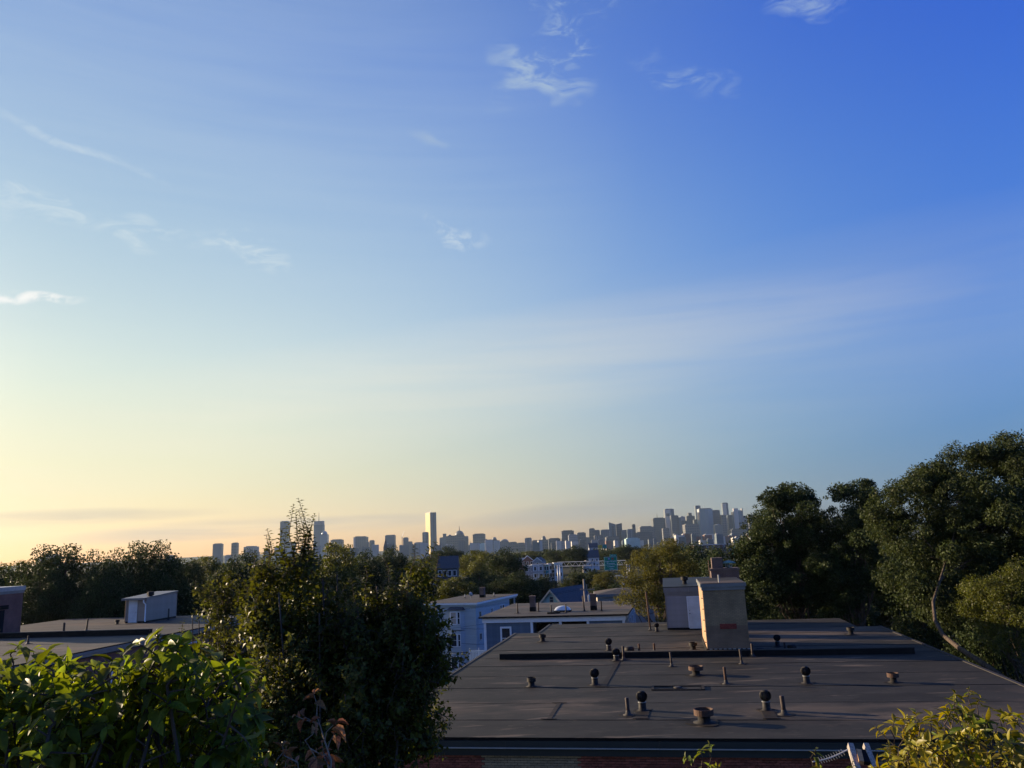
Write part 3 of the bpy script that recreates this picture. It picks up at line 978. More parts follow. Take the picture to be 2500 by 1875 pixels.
for px, h, r, lab, m, tl in [
        ((1915, 1745), .60, .075, 'thick pipe right of the near right turbine vent', M_CAST, -.04),
        ((1534, 1746), .57, .065, 'pipe with shiny flashing left of the near left turbine vent', M_CAST, -.03),
        ((1773, 1670), .66, .058, 'rusty pipe right of the roof drain', M_RUST, -.03),
        ((1640, 1627), .64, .05, 'pipe in front of the curb left of the brick bulkhead', M_CAST, -.03),
        ((1811, 1621), .66, .05, 'pipe standing in front of the brick bulkhead', M_CAST, -.04),
        ((1523, 1611), .66, .06, 'pipe against the front of the curb by a turbine vent', M_CAST, 0),
        ((1561, 1593), .45, .055, 'short pipe behind the curb, left of a matching pair', M_RUST, 0),
        ((1598, 1592), .45, .055, 'short pipe behind the curb, right of a matching pair', M_RUST, 0),
        ((1917, 1587), .38, .055, 'short pipe between turbine vent and dome vent right of the bulkhead', M_CAST, 0),
        ((1838, 1603), .62, .06, 'dark pipe in shadow at the right corner of the brick bulkhead', M_CAST, 0),
        ((1588, 1538), 2.45, .055, 'tall thin rusty pole at the far edge of the roof', M_RUST, -.045)]:
    pipe_thing(rp(*px), h, r, lab, m, tl, group=GP if h < 1 else None)

# ------------------------------------------------------------------ brick bulkhead
def local_at(u, v, w):                    # height over the roof of a photograph direction in the plane w of the building
    d = ray(u, v)
    d2 = Vector((d.x, d.y))
    t = (w + O.dot(E2)) / d2.dot(E2)
    p = Vector((0, 0, ZC)) + d * t
    return p.to_2d().dot(E1) - O.dot(E1), p.z - ZR
bw = 16.75
bu0, _ = local_at(1729, 1600, bw)
bu1, _ = local_at(1833, 1600, bw)
_, bzt = local_at(1715, 1442, bw)
_, bzm = local_at(1780, 1527, bw)
_, bzf = local_at(1780, 1424, bw)
BD = 5.2
bk = thing('brick_bulkhead', 'tall tan brick bulkhead with grey metal coping rising from the middle of the roof', 'bulkhead', RW(bu0, bw), -YAW)
WB_ = bu1 - bu0
B(0, WB_, 0, BD, bzm, bzt).build('upper_wall', M_TANWALL, bk)
B(0, WB_, 0, BD, .33, bzm - .002).build('lower_wall', M_BROWNWALL, bk)
B(-.06, WB_ + .06, -.06, BD + .06, -0.02, .33).build('base_flashing', M_BLACK, bk)
for i in range(9):
    B(.1 + i * WB_ / 9, .1 + i * WB_ / 9 + .14, -.075, -.061, .31, .345).build('flashing_clip', M_ALU, bk)
B(-.012, 0.0, .25, BD, .34, bzt - .01).build('sunlit_side_facing', M_SUNLITWALL, bk)  # sunlight on this side painted as a brighter, more orange brick
B(-.05, WB_ + .05, -.05, BD + .05, bzt + .002, bzt + .16).build('lower_coping', M_GREYTRIM, bk)
B(-.10, WB_ * .62, -.10, BD + .1, bzt + .165, bzf).build('coping', M_GREYTRIM, bk)
B(WB_ * .62 + .004, WB_ + .10, -.10, BD + .1, bzt + .165, bzf + .01).build('coping', M_GREYTRIM, bk)
B(-.06, WB_ + .06, -.06, BD + .06, bzf + .012, bzf + .03).build('roof_cover', M_ROOF, bk)
lv0, lz1 = local_at(1757, 1523, bw)
lv1, lz0 = local_at(1799, 1535, bw)
lv = B(lv0 - bu0, lv1 - bu0, -.012, .02, lz0, lz1).build('louvre', M_REDPATCH, bk)
n = 3
for i in range(n):
    z = lz0 + (lz1 - lz0) * (i + .25) / n
    B(lv0 - bu0 + .03, lv1 - bu0 - .03, -.03, -.013, z, z + (lz1 - lz0) / n * .5).build('louvre_slat', M_REDPATCH, lv)
# ladder-like iron and conduit on the lit side
for i in range(5):
    MB().tube([(-.015, .3, .6 + i * .55), (-.07, .32, .6 + i * .55), (-.07, .6, .6 + i * .55), (-.015, .62, .6 + i * .55)], [.012] * 4, 6).build('rung', M_RUST, bk)
MB().tube([(.9, .5, bzf + .02), (.9, .5, bzf + .42)], [.04, .04], 8).build('stub_pipe', M_ALU, bk)
# ------------------------------------------------------------------ grey shed
sw = 28.45
su0, _ = local_at(1631, 1540, sw)
_, sz1 = local_at(1650, 1446, sw)
_, szt = local_at(1650, 1434, sw)
sd = thing('stair_shed', 'grey vinyl sided stair shed with white door behind the brick bulkhead', 'shed', RW(su0, sw), -YAW)
SW_, SD_ = 3.4, 4.2
MB().hexa([(0.02, .02, .1), (SW_, .02, .1), (SW_, SD_, .1), (0.02, SD_, .1), (0.02, .02, sz1), (SW_, .02, sz1), (SW_, SD_, sz1 + .35), (0.02, SD_, sz1 + .35)]).build('wall', M_SIDEGREY, sd)
B(-.01, SW_ + .01, -.01, SD_ + .01, -.02, .13).build('base_flashing', M_BLACK, sd)
du0, _ = local_at(1681, 1500, sw)
du1, dz1 = local_at(1714, 1457, sw)
boards(sd, M_SIDEGREY, 0.05, du0 - su0 - .05, 0, .14, sz1 - .12, .105)
boards(sd, M_SIDEGREY, 0.1, SD_ - .05, 0.0, .14, sz1 - .05, .105, axis='y', face=-1)
B(-.03, .05, -.035, .02, .12, sz1).build('corner_post', M_GREYTRIM, sd)
dx0, dx1 = du0 - su0, du1 - su0
B(dx0 - .045, dx0, -.04, .02, .12, dz1 + .05).build('door_jamb', M_WHITE, sd)
B(dx1, dx1 + .05, -.04, .02, .12, dz1 + .05).build('door_jamb', M_WHITE, sd)
B(dx0, dx1, -.04, .02, dz1, dz1 + .05).build('door_head', M_WHITE, sd)
dd = B(dx0 + .004, dx1 - .004, -.03, .02, .06, dz1 - .004).build('door', M_DOOR, sd)
for i in range(2):
    for j in range(3):
        a = dx0 + .1 + i * .4
        B(a, a + .28, -.036, -.031, .2 + j * .62, .2 + j * .62 + .5).build('door_panel', M_DOOR, dd)
MB().lathe([(.03, 0), (.035, .02), (.02, .04)], 8, (0, 0, 0)).build('handle', M_BLACK, dd, True, (dx0 + .09, -.05, 1.0))
MB().lathe([(.022, 0), (.025, .02), (.012, .03)], 8, (0, 0, 0)).build('lock', M_BLACK, dd, True, (dx0 + .09, -.045, 1.18))
B(-.10, 1.55, -.10, .02, sz1 + .002, szt).build('fascia_board', M_GREYTRIM, sd)
B(1.556, SW_ + .1, -.10, .02, sz1 + .002, szt).build('fascia_board', M_GREYTRIM, sd)
B(-.05, SW_ + .05, -.06, .02, sz1 - .18, sz1).build('soffit_board', M_GREYTRIM, sd)
MB().hexa([(-.12, -.12, szt + .001), (SW_ + .1, -.12, szt + .001), (SW_ + .1, SD_ + .1, szt + .36), (-.12, SD_ + .1, szt + .36), (-.12, -.12, szt + .05), (SW_ + .1, -.12, szt + .05), (SW_ + .1, SD_ + .1, szt + .41), (-.12, SD_ + .1, szt + .41)]).build('roof', M_FASCIA, sd)
B(-.10, -.02, .03, SD_, sz1 + .01, szt).build('side_fascia', M_GREYTRIM, sd)
v = thing('drum_vent', 'dark drum vent on top of the grey stair shed', 'roof vent', RW(su0 + 1.35, sw + 1.2, ZR + szt + .12), 0, GD)
drum_proto(v, .17, .5, .24, M_VENT)
# ------------------------------------------------------------------ brick chimney behind the bulkhead
cw2 = 24.0
cu0, cz1 = local_at(1735, 1388, cw2)
cu1, _ = local_at(1803, 1388, cw2)
ch = thing('brick_chimney', 'broad dark brick chimney behind the brick bulkhead with a green metal cap', 'chimney', RW(cu0, cw2), -YAW)
B(0, cu1 - cu0, 0, 1.4, -.02, cz1 - .16).build('stack', M_DARKWALL, ch)
B(-.05, cu1 - cu0 + .05, -.05, 1.45, cz1 - .158, cz1 - .02).build('crown_course', M_DARKWALL, ch)
B(.1, .75, .15, .9, cz1 - .018, cz1 + .62).build('flue_stack', M_DARKWALL, ch)
MB().tube([(-.08, -.04, 0.1), (-.09, -.05, cz1 + .5)], [.03, .03], 6).build('conduit', M_RUST, ch)
gx, gz = local_at(1779, 1383, cw2 + .5)
MB().lathe([(.11, cz1 - .02), (.11, cz1 + .22)], 12, (gx - cu0, .5, 0)).build('flue_pipe', M_ALU, ch, True)
MB().lathe([(.44, cz1 + .26), (.45, cz1 + .28), (.30, cz1 + .36), (.08, cz1 + .42), (.01, cz1 + .42)], 20, (gx - cu0, .5, 0)).build('rain_cap', M_CANOPY, ch, True)
for s in (-1, 1):
    MB().tube([(gx - cu0 + s * .16, .42, cz1 - .02), (gx - cu0 + s * .2, .42, cz1 + .27)], [.025, .025], 6).build('cap_strut', M_ALU, ch)

# ------------------------------------------------------------------ neighbouring building on the left
LO = Vector((-29.6, 57.0))                # its right eaves; same street grid, same roof height
YL = R(9.0)
F1 = Vector((math.cos(YL), -math.sin(YL)))
F2 = Vector((math.sin(YL), math.cos(YL)))
def LL(u, v, z=ZR):
    p = onz(u, v, z).to_2d() - LO
    return p.dot(F1), p.dot(F2)
def LW(u, w, z=ZR):
    p = LO + F1 * u + F2 * w
    return Vector((p.x, p.y, z))
def local_l(u, v, w):
    d = ray(u, v)
    t = (w + LO.dot(F2)) / Vector((d.x, d.y)).dot(F2)
    p = Vector((0, 0, ZC)) + d * t
    return p.to_2d().dot(F1) - LO.dot(F1), p.z - ZR
lb = thing('apartment_building', 'flat roofed brick apartment building on the left, half hidden by leaves', 'building', (LO.x, LO.y, ZG), -YL)
LX0, LY0, LY1 = -24.0, -12.0, 25.8
B(LX0, -.25, LY0, LY1, 0, H0 - .02).build('wall', M_REDWALL, lb)
B(LX0, -.1, LY0 - .1, LY1, H0 - .5, H0 - .03).build('soffit_beam', M_FASCIA, lb)
for k in range(5):
    y0 = LY0 + k * 7.6
    B(-.1, .0, y0, y0 + 7.595, H0 - .40, H0 - .06).build('fascia_board', M_GREYTRIM, lb)
    B(-.02, .06, y0, y0 + 7.595, H0 - .22, H0 - .05).build('gutter', M_GREYTRIM, lb)
B(-.14, .02, LY0, LY1, H0 - .045, H0 + .03).build('drip_edge', M_BLACK, lb)
for k in range(4):
    window(lb, -6.2 + 9.4 * k - 2, -4.9 + 9.4 * k - 2, -.25, H0 - 2.6, H0 - 1.15, M_WHITE, M_GLASS, face=1, axis='y')
yy = LY0
k = 0
while yy < LY1 - .1:
    y1 = min(yy + 2.9, LY1)
    z = H0 + .004 * (k % 2)
    MB().add([(LX0, yy - .06, z + .004), (-.12, yy - .06, z + .004), (-.12, y1, z), (LX0, y1, z), (LX0, yy - .06, z - .01), (-.12, yy - .06, z - .01)], [(0, 1, 2, 3), (4, 5, 1, 0)]).build('membrane_sheet', M_ROOFL, lb)
    yy = y1
    k += 1
c3 = LL(365, 1550)
B(LX0 + 4, c3[0], c3[1], c3[1] + .36, H0, H0 + .42).build('fire_wall_curb', M_BLACK, lb)
B(LX0 + 4, c3[0] + .02, c3[1] + .06, c3[1] + .4, H0 + .422, H0 + .445).build('curb_cap', M_ROOFL, lb)
# tan shed on it
s0 = LL(306, 1522)
s1 = LL(370, 1518)
sp = LW(s0[0], s0[1])
_, th = local_l(370, 1459, s0[1])
ts = thing('stair_shed', 'tan vinyl sided stair shed with white door and downspout on the left roof', 'shed', sp, -YL)
TW, TD = s1[0] - s0[0], 5.0
MB().hexa([(.02, .02, 0), (TW - .02, .02, 0), (TW - .02, TD, 0), (.02, TD, 0), (.02, .02, th - .02), (TW - .02, .02, th - .02), (TW - .02, TD, th + .25), (.02, TD, th + .25)]).build('wall', M_SIDETAN, ts)
B(-.01, TW + .01, -.01, TD + .01, -.02, .16).build('base_flashing', M_BLACK, ts)
boards(ts, M_SIDETAN, .08, TW - .08, 0, .17, th - .25, .12)
boards(ts, M_SIDETAN, .08, TD - .04, TW, .17, th - .08, .12, axis='y', face=1)
B(-.03, .07, -.04, .02, .15, th).build('corner_post', M_SIDETAN, ts)
B(TW - .07, TW + .035, -.04, .06, .15, th).build('corner_post', M_SIDETAN, ts)
B(TW - .02, TW + .035, TD - .05, TD + .03, .15, th + .2).build('corner_post', M_SIDETAN, ts)
d0, dzt = local_l(316, 1463, s0[1])
d1, _ = local_l(337, 1463, s0[1])
d0 -= s0[0]
d1 -= s0[0]
d0 = max(d0, .2)
dr2 = B(d0, d1, -.035, .02, .05, dzt).build('door', M_DOOR, ts)
for i in range(2):
    for j in range(3):
        B(d0 + .09 + i * .37, d0 + .35 + i * .37, -.04, -.036, .2 + j * .62, .68 + j * .62).build('door_panel', M_DOOR, dr2)
MB().lathe([(.03, 0), (.035, .02), (.02, .04)], 8).build('handle', M_BLACK, dr2, True, (d1 - .1, -.05, 1.0))
B(d1, d1 + .06, -.04, .02, .05, dzt + .06).build('door_jamb', M_SIDETAN, ts)
MB().hexa([(-.25, -.3, th - .05), (TW + .1, -.3, th - .05), (TW + .1, TD + .1, th + .27), (-.25, TD + .1, th + .27), (-.25, -.3, th + .02), (TW + .1, -.3, th + .02), (TW + .1, TD + .1, th + .36), (-.25, TD + .1, th + .36)]).build('roof', M_GREYTRIM, ts)
B(-.28, TW + .05, -.42, -.28, th - .18, th + .015).build('gutter', M_GREYTRIM, ts)
MB().tube([(TW - .05, -.35, th - .15), (TW - .05, -.35, th - .4), (TW + .0, -.09, th - .62), (TW + .0, -.09, .25), (TW + .12, -.2, .12)], [.055] * 5, 8).build('downspout', M_WHITE, ts, True)
v = thing('drum_vent', 'dark square vent on the roof of the tan stair shed', 'roof vent', LW(s0[0] + TW - .2, s0[1] + .9, ZR + th + .05), -YL)
MB().lathe([(.2, 0), (.2, .15)], 8).build('vent_neck', M_VENT, v)
MB().lathe([(.34, .12), (.34, .42), (.25, .48), (.02, .5)], 8).build('drum_cap', M_VENT, v)
for px, h, r, lab, tl in [((155, 1552), 1.05, .08, 'black pipe standing behind the curb on the left roof', 0),
                          ((211, 1539), 1.0, .07, 'leaning pipe with pale flashing on the left roof', .08),
                          ((411, 1514), 1.1, .07, 'brown pipe beside the side wall of the tan shed', 0),
                          ((68, 1572), .6, .07, 'dark pipe in front of the curb among leaves on the left roof', 0)]:
    pipe_thing(onz(*px, ZR + .01), h, r, lab, M_CAST, tl)
for px, lab in [((186, 1550), 'low dome vent behind the curb on the left roof')]:
    dome_proto(thing('dome_vent', lab, 'roof vent', onz(*px, ZR + .01)), .26, .34)
drum_proto(thing('drum_vent', 'small dark drum vent left of the tan shed', 'roof vent', onz(286, 1524, ZR + .01)), .16, .4, .2, M_VENT)
fr_ = thing('pole_frame', 'thin rusty pole frame standing left of the tan shed', 'pole', LW(s0[0] - .9, s0[1] + 1.2), -YL)
MB().tube([(0, 0, 0), (0, 0, 2.4)], [.06, .06], 8).build('post', M_RUST, fr_)
MB().tube([(0, 0, .15), (.8, 0, .15)], [.035, .035], 6).build('rail', M_RUST, fr_)
# brown brick bulkhead at the far left edge
kw = 8.5
ku1, kz1 = local_l(57, 1447, kw + 4.2)
_, kzf = local_l(57, 1431, kw + 4.2)
kb = thing('brick_bulkhead', 'brown brick bulkhead with dark doorway at the left edge of the picture', 'bulkhead', LW(ku1 - 5.5, kw), -YL)
B(0, 5.5, 0, 4.2, -.02, kz1).build('wall', M_REDWALL, kb)
B(-.06, 5.56, -.06, 4.26, kz1 + .002, kz1 + .24).build('lower_coping', M_GREYTRIM, kb)
B(-.12, 5.62, -.12, 4.32, kz1 + .245, kzf + .03).build('coping', M_ALU, kb)
B(5.48, 5.53, 1.0, 2.2, .02, 2.1).build('doorway', M_DARK, kb)
B(5.48, 5.55, .7, 2.6, 2.15, 2.5).build('lintel', M_BLACK, kb)
kp = at(54, 1467, 108)
k2 = thing('brick_building', 'low brick building with bright white roof edge behind the left edge bulkhead', 'building', (kp.x - 8, kp.y, 27), -YL)
kh = kp.z - 27
B(0, 9.8, 0, 9, -.02, kh - .6).build('wall', M_REDWALL, k2)
B(-.05, 9.85, -.05, 9.05, kh - .598, kh - .22).build('fascia_board', M_GREYTRIM, k2)
B(-.1, 9.9, -.1, 9.1, kh - .215, kh).build('coping', M_WHITE, k2)

# ------------------------------------------------------------------ slate blue house with skylight
GZ = 38.0
g0 = onz(1168, 1507, GZ)
gy = R(12.0)
G1 = Vector((math.cos(gy), -math.sin(gy)))
G2 = Vector((math.sin(gy), math.cos(gy)))
def GLc(u, v, z=GZ):
    p = onz(u, v, z).to_2d() - g0.to_2d()
    return p.dot(G1), p.dot(G2)
gh = thing('flat_roofed_house', 'slate blue clapboard house with flat grey roof, white posts and dark porch', 'house', (g0.x, g0.y, 27.5), -gy)
GH = GZ - 27.5
GW, GD_ = 14.75, 16.3
B(.5, 5.35, .45, GD_ - .4, 0, GH - .62).build('wall', M_SIDEBLUE, gh)
B(10.9, GW - .45, .45, GD_ - .4, 0, GH - .62).build('wall', M_SIDEBLUE, gh)
B(5.351, 10.899, 2.6, GD_ - .4, 0, GH - .62).build('porch_back_in_shade', M_DARK, gh)  # shade of the porch recess put into a near-black wall colour
boards(gh, M_SIDEBLUE, .62, 5.2, .45, GH - 6.4, GH - .64, .14)
boards(gh, M_SIDEBLUE, 11.0, GW - .6, .45, GH - 3.4, GH - .64, .14)
for z in (GH - 3.5, GH - 6.6):
    B(5.36, 10.89, .5, 2.59, z, z + .18).build('porch_floor', M_GREYTRIM, gh)
for a in (.42, 5.15, 8.0, 10.7, GW - .62):
    B(a, a + .24, .36, .56, 0, GH - .6).build('white_post', M_WHITE, gh)
B(.3, GW - .3, .25, .6, GH - .6, GH - .14).build('white_fascia', M_WHITE, gh)
B(GW - .5, GW - .3, .61, GD_ - .3, GH - .6, GH - .14).build('side_fascia', M_WHITE, gh)
B(GW - .449, GW - .40, .6, GD_ - .4, 0, GH - .6).build('side_wall', M_LTBLUE, gh)
for k in range(5):
    window(gh, 1.6 + 2.9 * k, 2.5 + 2.9 * k, GW - .4, GH - 2.6, GH - 1.1, M_WHITE, M_GLASS, face=1, axis='y')
B(.0, GW, .0, GD_, GH - .138, GH - .01).build('roof_edge', M_BLACK, gh)
for k in range(6):
    y0 = .02 + k * 2.71
    z = GH + .004 * (k % 2)
    MB().add([(.02, y0 - .05, z + .004), (GW - .02, y0 - .05, z + .004), (GW - .02, y0 + 2.71, z), (.02, y0 + 2.71, z), (.02, y0 - .05, z - .008), (GW - .02, y0 - .05, z - .008)], [(0, 1, 2, 3), (4, 5, 1, 0)]).build('membrane_sheet', M_ROOFL, gh)
window(gh, 2.25, 3.05, .42, GH - 3.0, GH - 1.15, M_WHITE, M_GLASS, fr=.17, depth=.07)
B(6.9, 7.9, 2.5, 2.6, GH - 3.3, GH - 1.0).build('porch_door', M_WHITE, gh)
B(7.1, 7.7, 2.48, 2.5, GH - 2.3, GH - 1.25).build('porch_door_glass', M_GLASS, gh)
B(9.2, 10.4, 2.5, 2.6, GH - 2.4, GH - 1.3).build('porch_window', M_BEIGE, gh)
gc = [((1300, 1493), 1.45, .58, 'left brick chimney on the slate blue house roof'), ((1449, 1490), 1.5, .62, 'right brick chimney on the slate blue house roof')]
for px, h, w, lab in gc:
    p = onz(*px, GZ)
    c = thing('brick_chimney', lab, 'chimney', p, -gy, 'brick chimneys on the slate blue house')
    B(-w / 2, w / 2, 0, w, -.02, .45).build('base_flashing', M_BLACK, c)
    B(-w / 2 + .02, w / 2 - .02, .02, w - .02, .452, h).build('stack', M_DARKWALL, c)
    B(-w / 2 - .03, w / 2 + .03, -.03, w + .03, h + .002, h + .12).build('crown_course', M_DARKWALL, c)
for px, h, lab, tl in [((1264, 1497), 1.0, 'leftmost vent pipe on the slate blue house roof', 0), ((1315, 1493), .9, 'vent pipe right of the left chimney of the slate blue house', 0),
                   ((1346, 1496), .75, 'vent pipe left of the skylight dome', 0), ((1382, 1495), .8, 'vent pipe in front of the skylight dome', 0),
                   ((1427, 1492), 1.5, 'tall leaning thin pipe left of the right chimney', -.07), ((1469, 1492), 1.0, 'vent pipe right of the right chimney of the slate blue house', 0)]:
    pipe_thing(onz(*px, GZ + .01), h, .07, lab, M_CAST, tl, group='vent pipes on the slate blue house')
p = onz(1374, 1493, GZ + .01)
sk = thing('skylight', 'clear domed skylight on the slate blue house roof', 'skylight', p, -gy)
B(-.85, .85, -.5, .5, 0, .16).build('skylight_kerb', M_BLACK, sk)
dm = MB()
for i in range(7):
    for j in range(13):
        a = -1 + 2 * j / 12
        b_ = -1 + 2 * i / 6
        dm.v.append((a * .83, b_ * .48, .162 + .42 * ((1 - a * a) * (1 - b_ * b_)) ** .5))
for i in range(6):
    for j in range(12):
        q = i * 13 + j
        dm.f.append((q, q + 1, q + 14, q + 13))
dm.build('dome', mat('acrylic_dome', (0.55, 0.58, 0.60), 0.12, 0.05, 3, 0.8), sk, True)
p = onz(1352, 1498, GZ + .01)
tag(B(-.65, .65, -.1, .5, 0, .14).build('roof_hatch', M_BLACK, None, False, p), 'low black hatch lying in front of the skylight', 'hatch')
# ------------------------------------------------------------------ light blue three storey house
BZ = 37.2
b0 = onz(1161, 1471, BZ)
bl = thing('flat_roofed_house', 'light blue three storey house with flat roof and bay window', 'house', (b0.x, b0.y, 26.5), -R(20))
BH = BZ - 26.5
BWd, BDp = 8.0, 15.8
B(-BWd, 0, 0, BDp - 2.6, 0, BH - .5).build('wall', M_LTBLUE, bl)
B(-BWd, -1.6, BDp - 2.599, BDp, 0, BH - .5).build('rear_wall', M_LTBLUE, bl)
B(-.2, 0, BDp - .2, BDp, 0, BH - .5).build('porch_post', M_LTBLUE, bl)
B(-1.59, -.02, BDp - 2.59, BDp - .01, BH - 3.2, BH - 3.0).build('porch_floor', M_GREYTRIM, bl)
B(-BWd - .2, .2, -.2, BDp + .2, BH - .5, BH - .26).build('fascia_board', M_LTBLUE, bl)
B(-BWd - .35, .35, -.35, BDp + .3, BH - .258, BH - .02).build('white_cornice', M_WHITE, bl)
B(-BWd - .3, .3, -.3, BDp + .25, BH - .018, BH + .01).build('roof_sheet', M_ROOFL, bl)
for k in range(3):
    z = BH - 3.1 - k * 2.95
    # shallow bay
    MB().prism([(-4.0, 0.0), (-3.7, -.6), (-2.1, -.6), (-1.7, 0.0)], z - .5, z + 2.3).build('bay', M_LTBLUE, bl)
    window(bl, -3.55, -2.75, -.6, z + .3, z + 1.85, M_WHITE, M_CURTAIN if k == 0 else M_GLASS, fr=.1)
    window(bl, -2.5, -2.2, -.6, z + .3, z + 1.85, M_WHITE, M_GLASS, fr=.07)
    window(bl, -6.6, -5.8, 0, z + .3, z + 1.75, M_WHITE, M_GLASS)
    window(bl, 1.2, 1.75, 0, z + 1.0, z + 1.7, M_BEIGE, M_GLASS, face=1, axis='y', mull=False)
    window(bl, 5.4, 6.4, 0, z + .5, z + 1.8, M_WHITE, M_SIDEGREY, face=1, axis='y', mull=False, fr=.05)
    window(bl, 9.2, 9.85, 0, z + .6, z + 1.9, M_WHITE, M_GLASS, face=1, axis='y')
    window(bl, 10.2, 10.85, 0, z + .6, z + 1.9, M_WHITE, M_GLASS, face=1, axis='y')
MB().hexa([(-4.15, -.75, BH - .95), (-1.6, -.75, BH - .95), (-1.6, -.0, BH - .95), (-4.15, -.0, BH - .95), (-3.8, -.35, BH - .55), (-1.95, -.35, BH - .55), (-1.95, -.001, BH - .55), (-3.8, -.001, BH - .55)]).build('bay_roof', M_SLATE, bl)
for z in (BH - 3.5, BH - 5.5, BH - 6.7, BH - 8.0):
    MB().tube([(-2, -.72, z + .15), (0, -.4, z), (6, -1.0, z + .2)], [.02] * 3, 5).build('cable', M_BLACK, bl)
MB().tube([(.06, .5, 1), (.06, .5, BH - 2)], [.04, .04], 6).build('conduit', M_LTBLUE, bl)
fz = MB()
fn = thing('white_fence', 'white picket fence panel behind the roof edge below the blue house', 'fence', at(1146, 1612, 95), -R(10))
for i in range(3):
    B(i * 1.1, i * 1.1 + .1, 0, .1, -5.5, 1.35).build('post', M_WHITE, fn)
B(.1, 2.2, .03, .07, .95, 1.1).build('rail', M_WHITE, fn)
for i in range(12):
    B(.14 + i * .17, .24 + i * .17, .035, .06, -.3, .9).build('picket', M_WHITE, fn)
for px, h, lab, nm in [((1176, 1459), .9, 'brick chimney on the light blue house', 'brick_chimney')]:
    p = onz(*px, BZ)
    c = thing(nm, lab, 'chimney', p, -R(20))
    B(-.36, .36, 0, .7, -.02, .4).build('base_flashing', M_BLACK, c)
    B(-.34, .34, .02, .68, .402, 1.35).build('stack', M_DARKWALL, c)
    B(-.38, .38, -.02, .72, 1.352, 1.5).build('crown_course', M_DARKWALL, c)
p = onz(1149, 1464, BZ)
sdh = thing('satellite_dish', 'small satellite dish on the light blue house roof', 'dish', p, R(30))
MB().tube([(0, 0, 0), (0, 0, .55)], [.025, .025], 6).build('mast', M_STEEL, sdh)
ds = MB().lathe([(.03, .0), (.2, .03), (.34, .1), (.35, .11)], 16).build('dish', M_ALU, sdh, True, (0, 0, .75))
ds.rotation_euler = (R(70), 0, R(20))
for px, lab in [((1135, 1460), 'grey stub pipe left of the satellite dish'), ((1206, 1456), 'white stub pipe right of the chimney on the light blue house')]:
    pipe_thing(onz(*px, BZ + .01), .55, .07, lab, M_ALU)
# ------------------------------------------------------------------ gabled house, low garage, utility pole
gp = at(1343, 1440, 125)
gb = thing('gabled_house', 'pale green house with steep dark slate roof behind the skylight', 'house', (gp.x, gp.y, 27.0), -R(32))
RZ = gp.z - 27.0
hw_, ln = 2.6, 10.5
slope = 1.02
gv = [(-hw_ - 1.4, 0, RZ - (hw_ + 1.4) * slope), (0, 0, RZ), (hw_ + 1.4, 0, RZ - (hw_ + 1.4) * slope)]
eave = RZ - hw_ * slope
MB().add([(-hw_, .3, 0), (hw_, .3, 0), (hw_, .3, eave), (0, .3, RZ - .1), (-hw_, .3, eave), (-hw_, ln, 0), (hw_, ln, 0), (hw_, ln, eave), (0, ln, RZ - .1), (-hw_, ln, eave)],
         [(0, 1, 2, 3, 4), (9, 8, 7, 6, 5), (0, 4, 9, 5), (1, 6, 7, 2)]).build('wall', M_MINT, gb)
for s in (-1, 1):
    e = (hw_ + .5)
    MB().hexa([(0, -.1, RZ - .02), (s * e, -.1, RZ - e * slope - .02), (s * e, ln + .3, RZ - e * slope - .02), (0, ln + .3, RZ - .02), (0, -.1, RZ + .12), (s * e, -.1, RZ - e * slope + .12), (s * e, ln + .3, RZ - e * slope + .12), (0, ln + .3, RZ + .12)]).build('roof_slope', M_SLATE, gb)
    MB().hexa([(0, -.2, RZ - .28), (s * e, -.2, RZ - e * slope - .28), (s * e, -.101, RZ - e * slope - .28), (0, -.101, RZ - .28), (0, -.2, RZ + .05), (s * e, -.2, RZ - e * slope + .05), (s * e, -.101, RZ - e * slope + .05), (0, -.101, RZ + .05)]).build('barge_board', M_BEIGE, gb)
window(gb, -.3, .3, .3, RZ - 1.9, RZ - 1.1, M_BEIGE, M_GLASS, fr=.08)
MB().tube([(2.2, 7.2, RZ - 1.9), (2.2, 7.2, RZ - .3)], [.11, .11], 8).build('stove_pipe', M_BLACK, gb)
MB().tube([(1.4, 4.3, RZ - 1.6), (2.6, 5.6, RZ - 2.55)], [.06, .06], 6).build('roof_bracket', M_VENT, gb)
ga = at(1453, 1466, 135)
gg = thing('flat_roofed_garage', 'low pale flat roofed building with long white eaves behind the right chimney', 'building', (ga.x, ga.y, 27.5), -R(4))
za = at(1453, 1452, 135).z - 27.5
B(.4, 11, .4, 9, 0, za - .45).build('wall', M_BEIGE, gg)
B(0, 11.4, 0, 9.4, za - .45, za).build('eaves', M_GREYTRIM, gg)
MB().hexa([(0.05, .05, za + .002), (11.3, .05, za + .002), (11.3, 9.3, za + .002), (.05, 9.3, za + .002), (4, 3.6, za + .62), (8, 3.6, za + .62), (8, 6, za + .62), (4, 6, za + .62)]).build('roof', M_ROOFL, gg)
for i in range(4):
    B(.8 + i * 2.7, 2.9 + i * 2.7, .36, .4, .3, za - .6).build('garage_door', M_SIDEGREY, gg)
pv = thing('ball_vent', 'small white ball topped vent on the low pale building', 'roof vent', (ga.x + 5.4, ga.y + 4.0, 27.5 + za + .6))
MB().tube([(0, 0, 0), (0, 0, .6)], [.16, .16], 8).build('vent_neck', M_VENT, pv)
MB().lathe([(.05, .6), (.2, .7), (.24, .85), (.2, 1.0), (.05, 1.08)], 12).build('ball_cap', M_WHITE, pv, True)
up = at(1425, 1414, 100)
ut = thing('utility_pole', 'wooden utility pole with crossarm and grey transformer cans', 'utility pole', (up.x, up.y, 27.0), 0)
uh = up.z - 27
MB().tube([(0.1, 0, 0), (0, 0, uh)], [.17, .12], 10).build('pole', M_POLE, ut, True)
B(-.5, 1.3, -.06, .06, uh - 1.35, uh - 1.22).build('crossarm', M_POLE, ut)
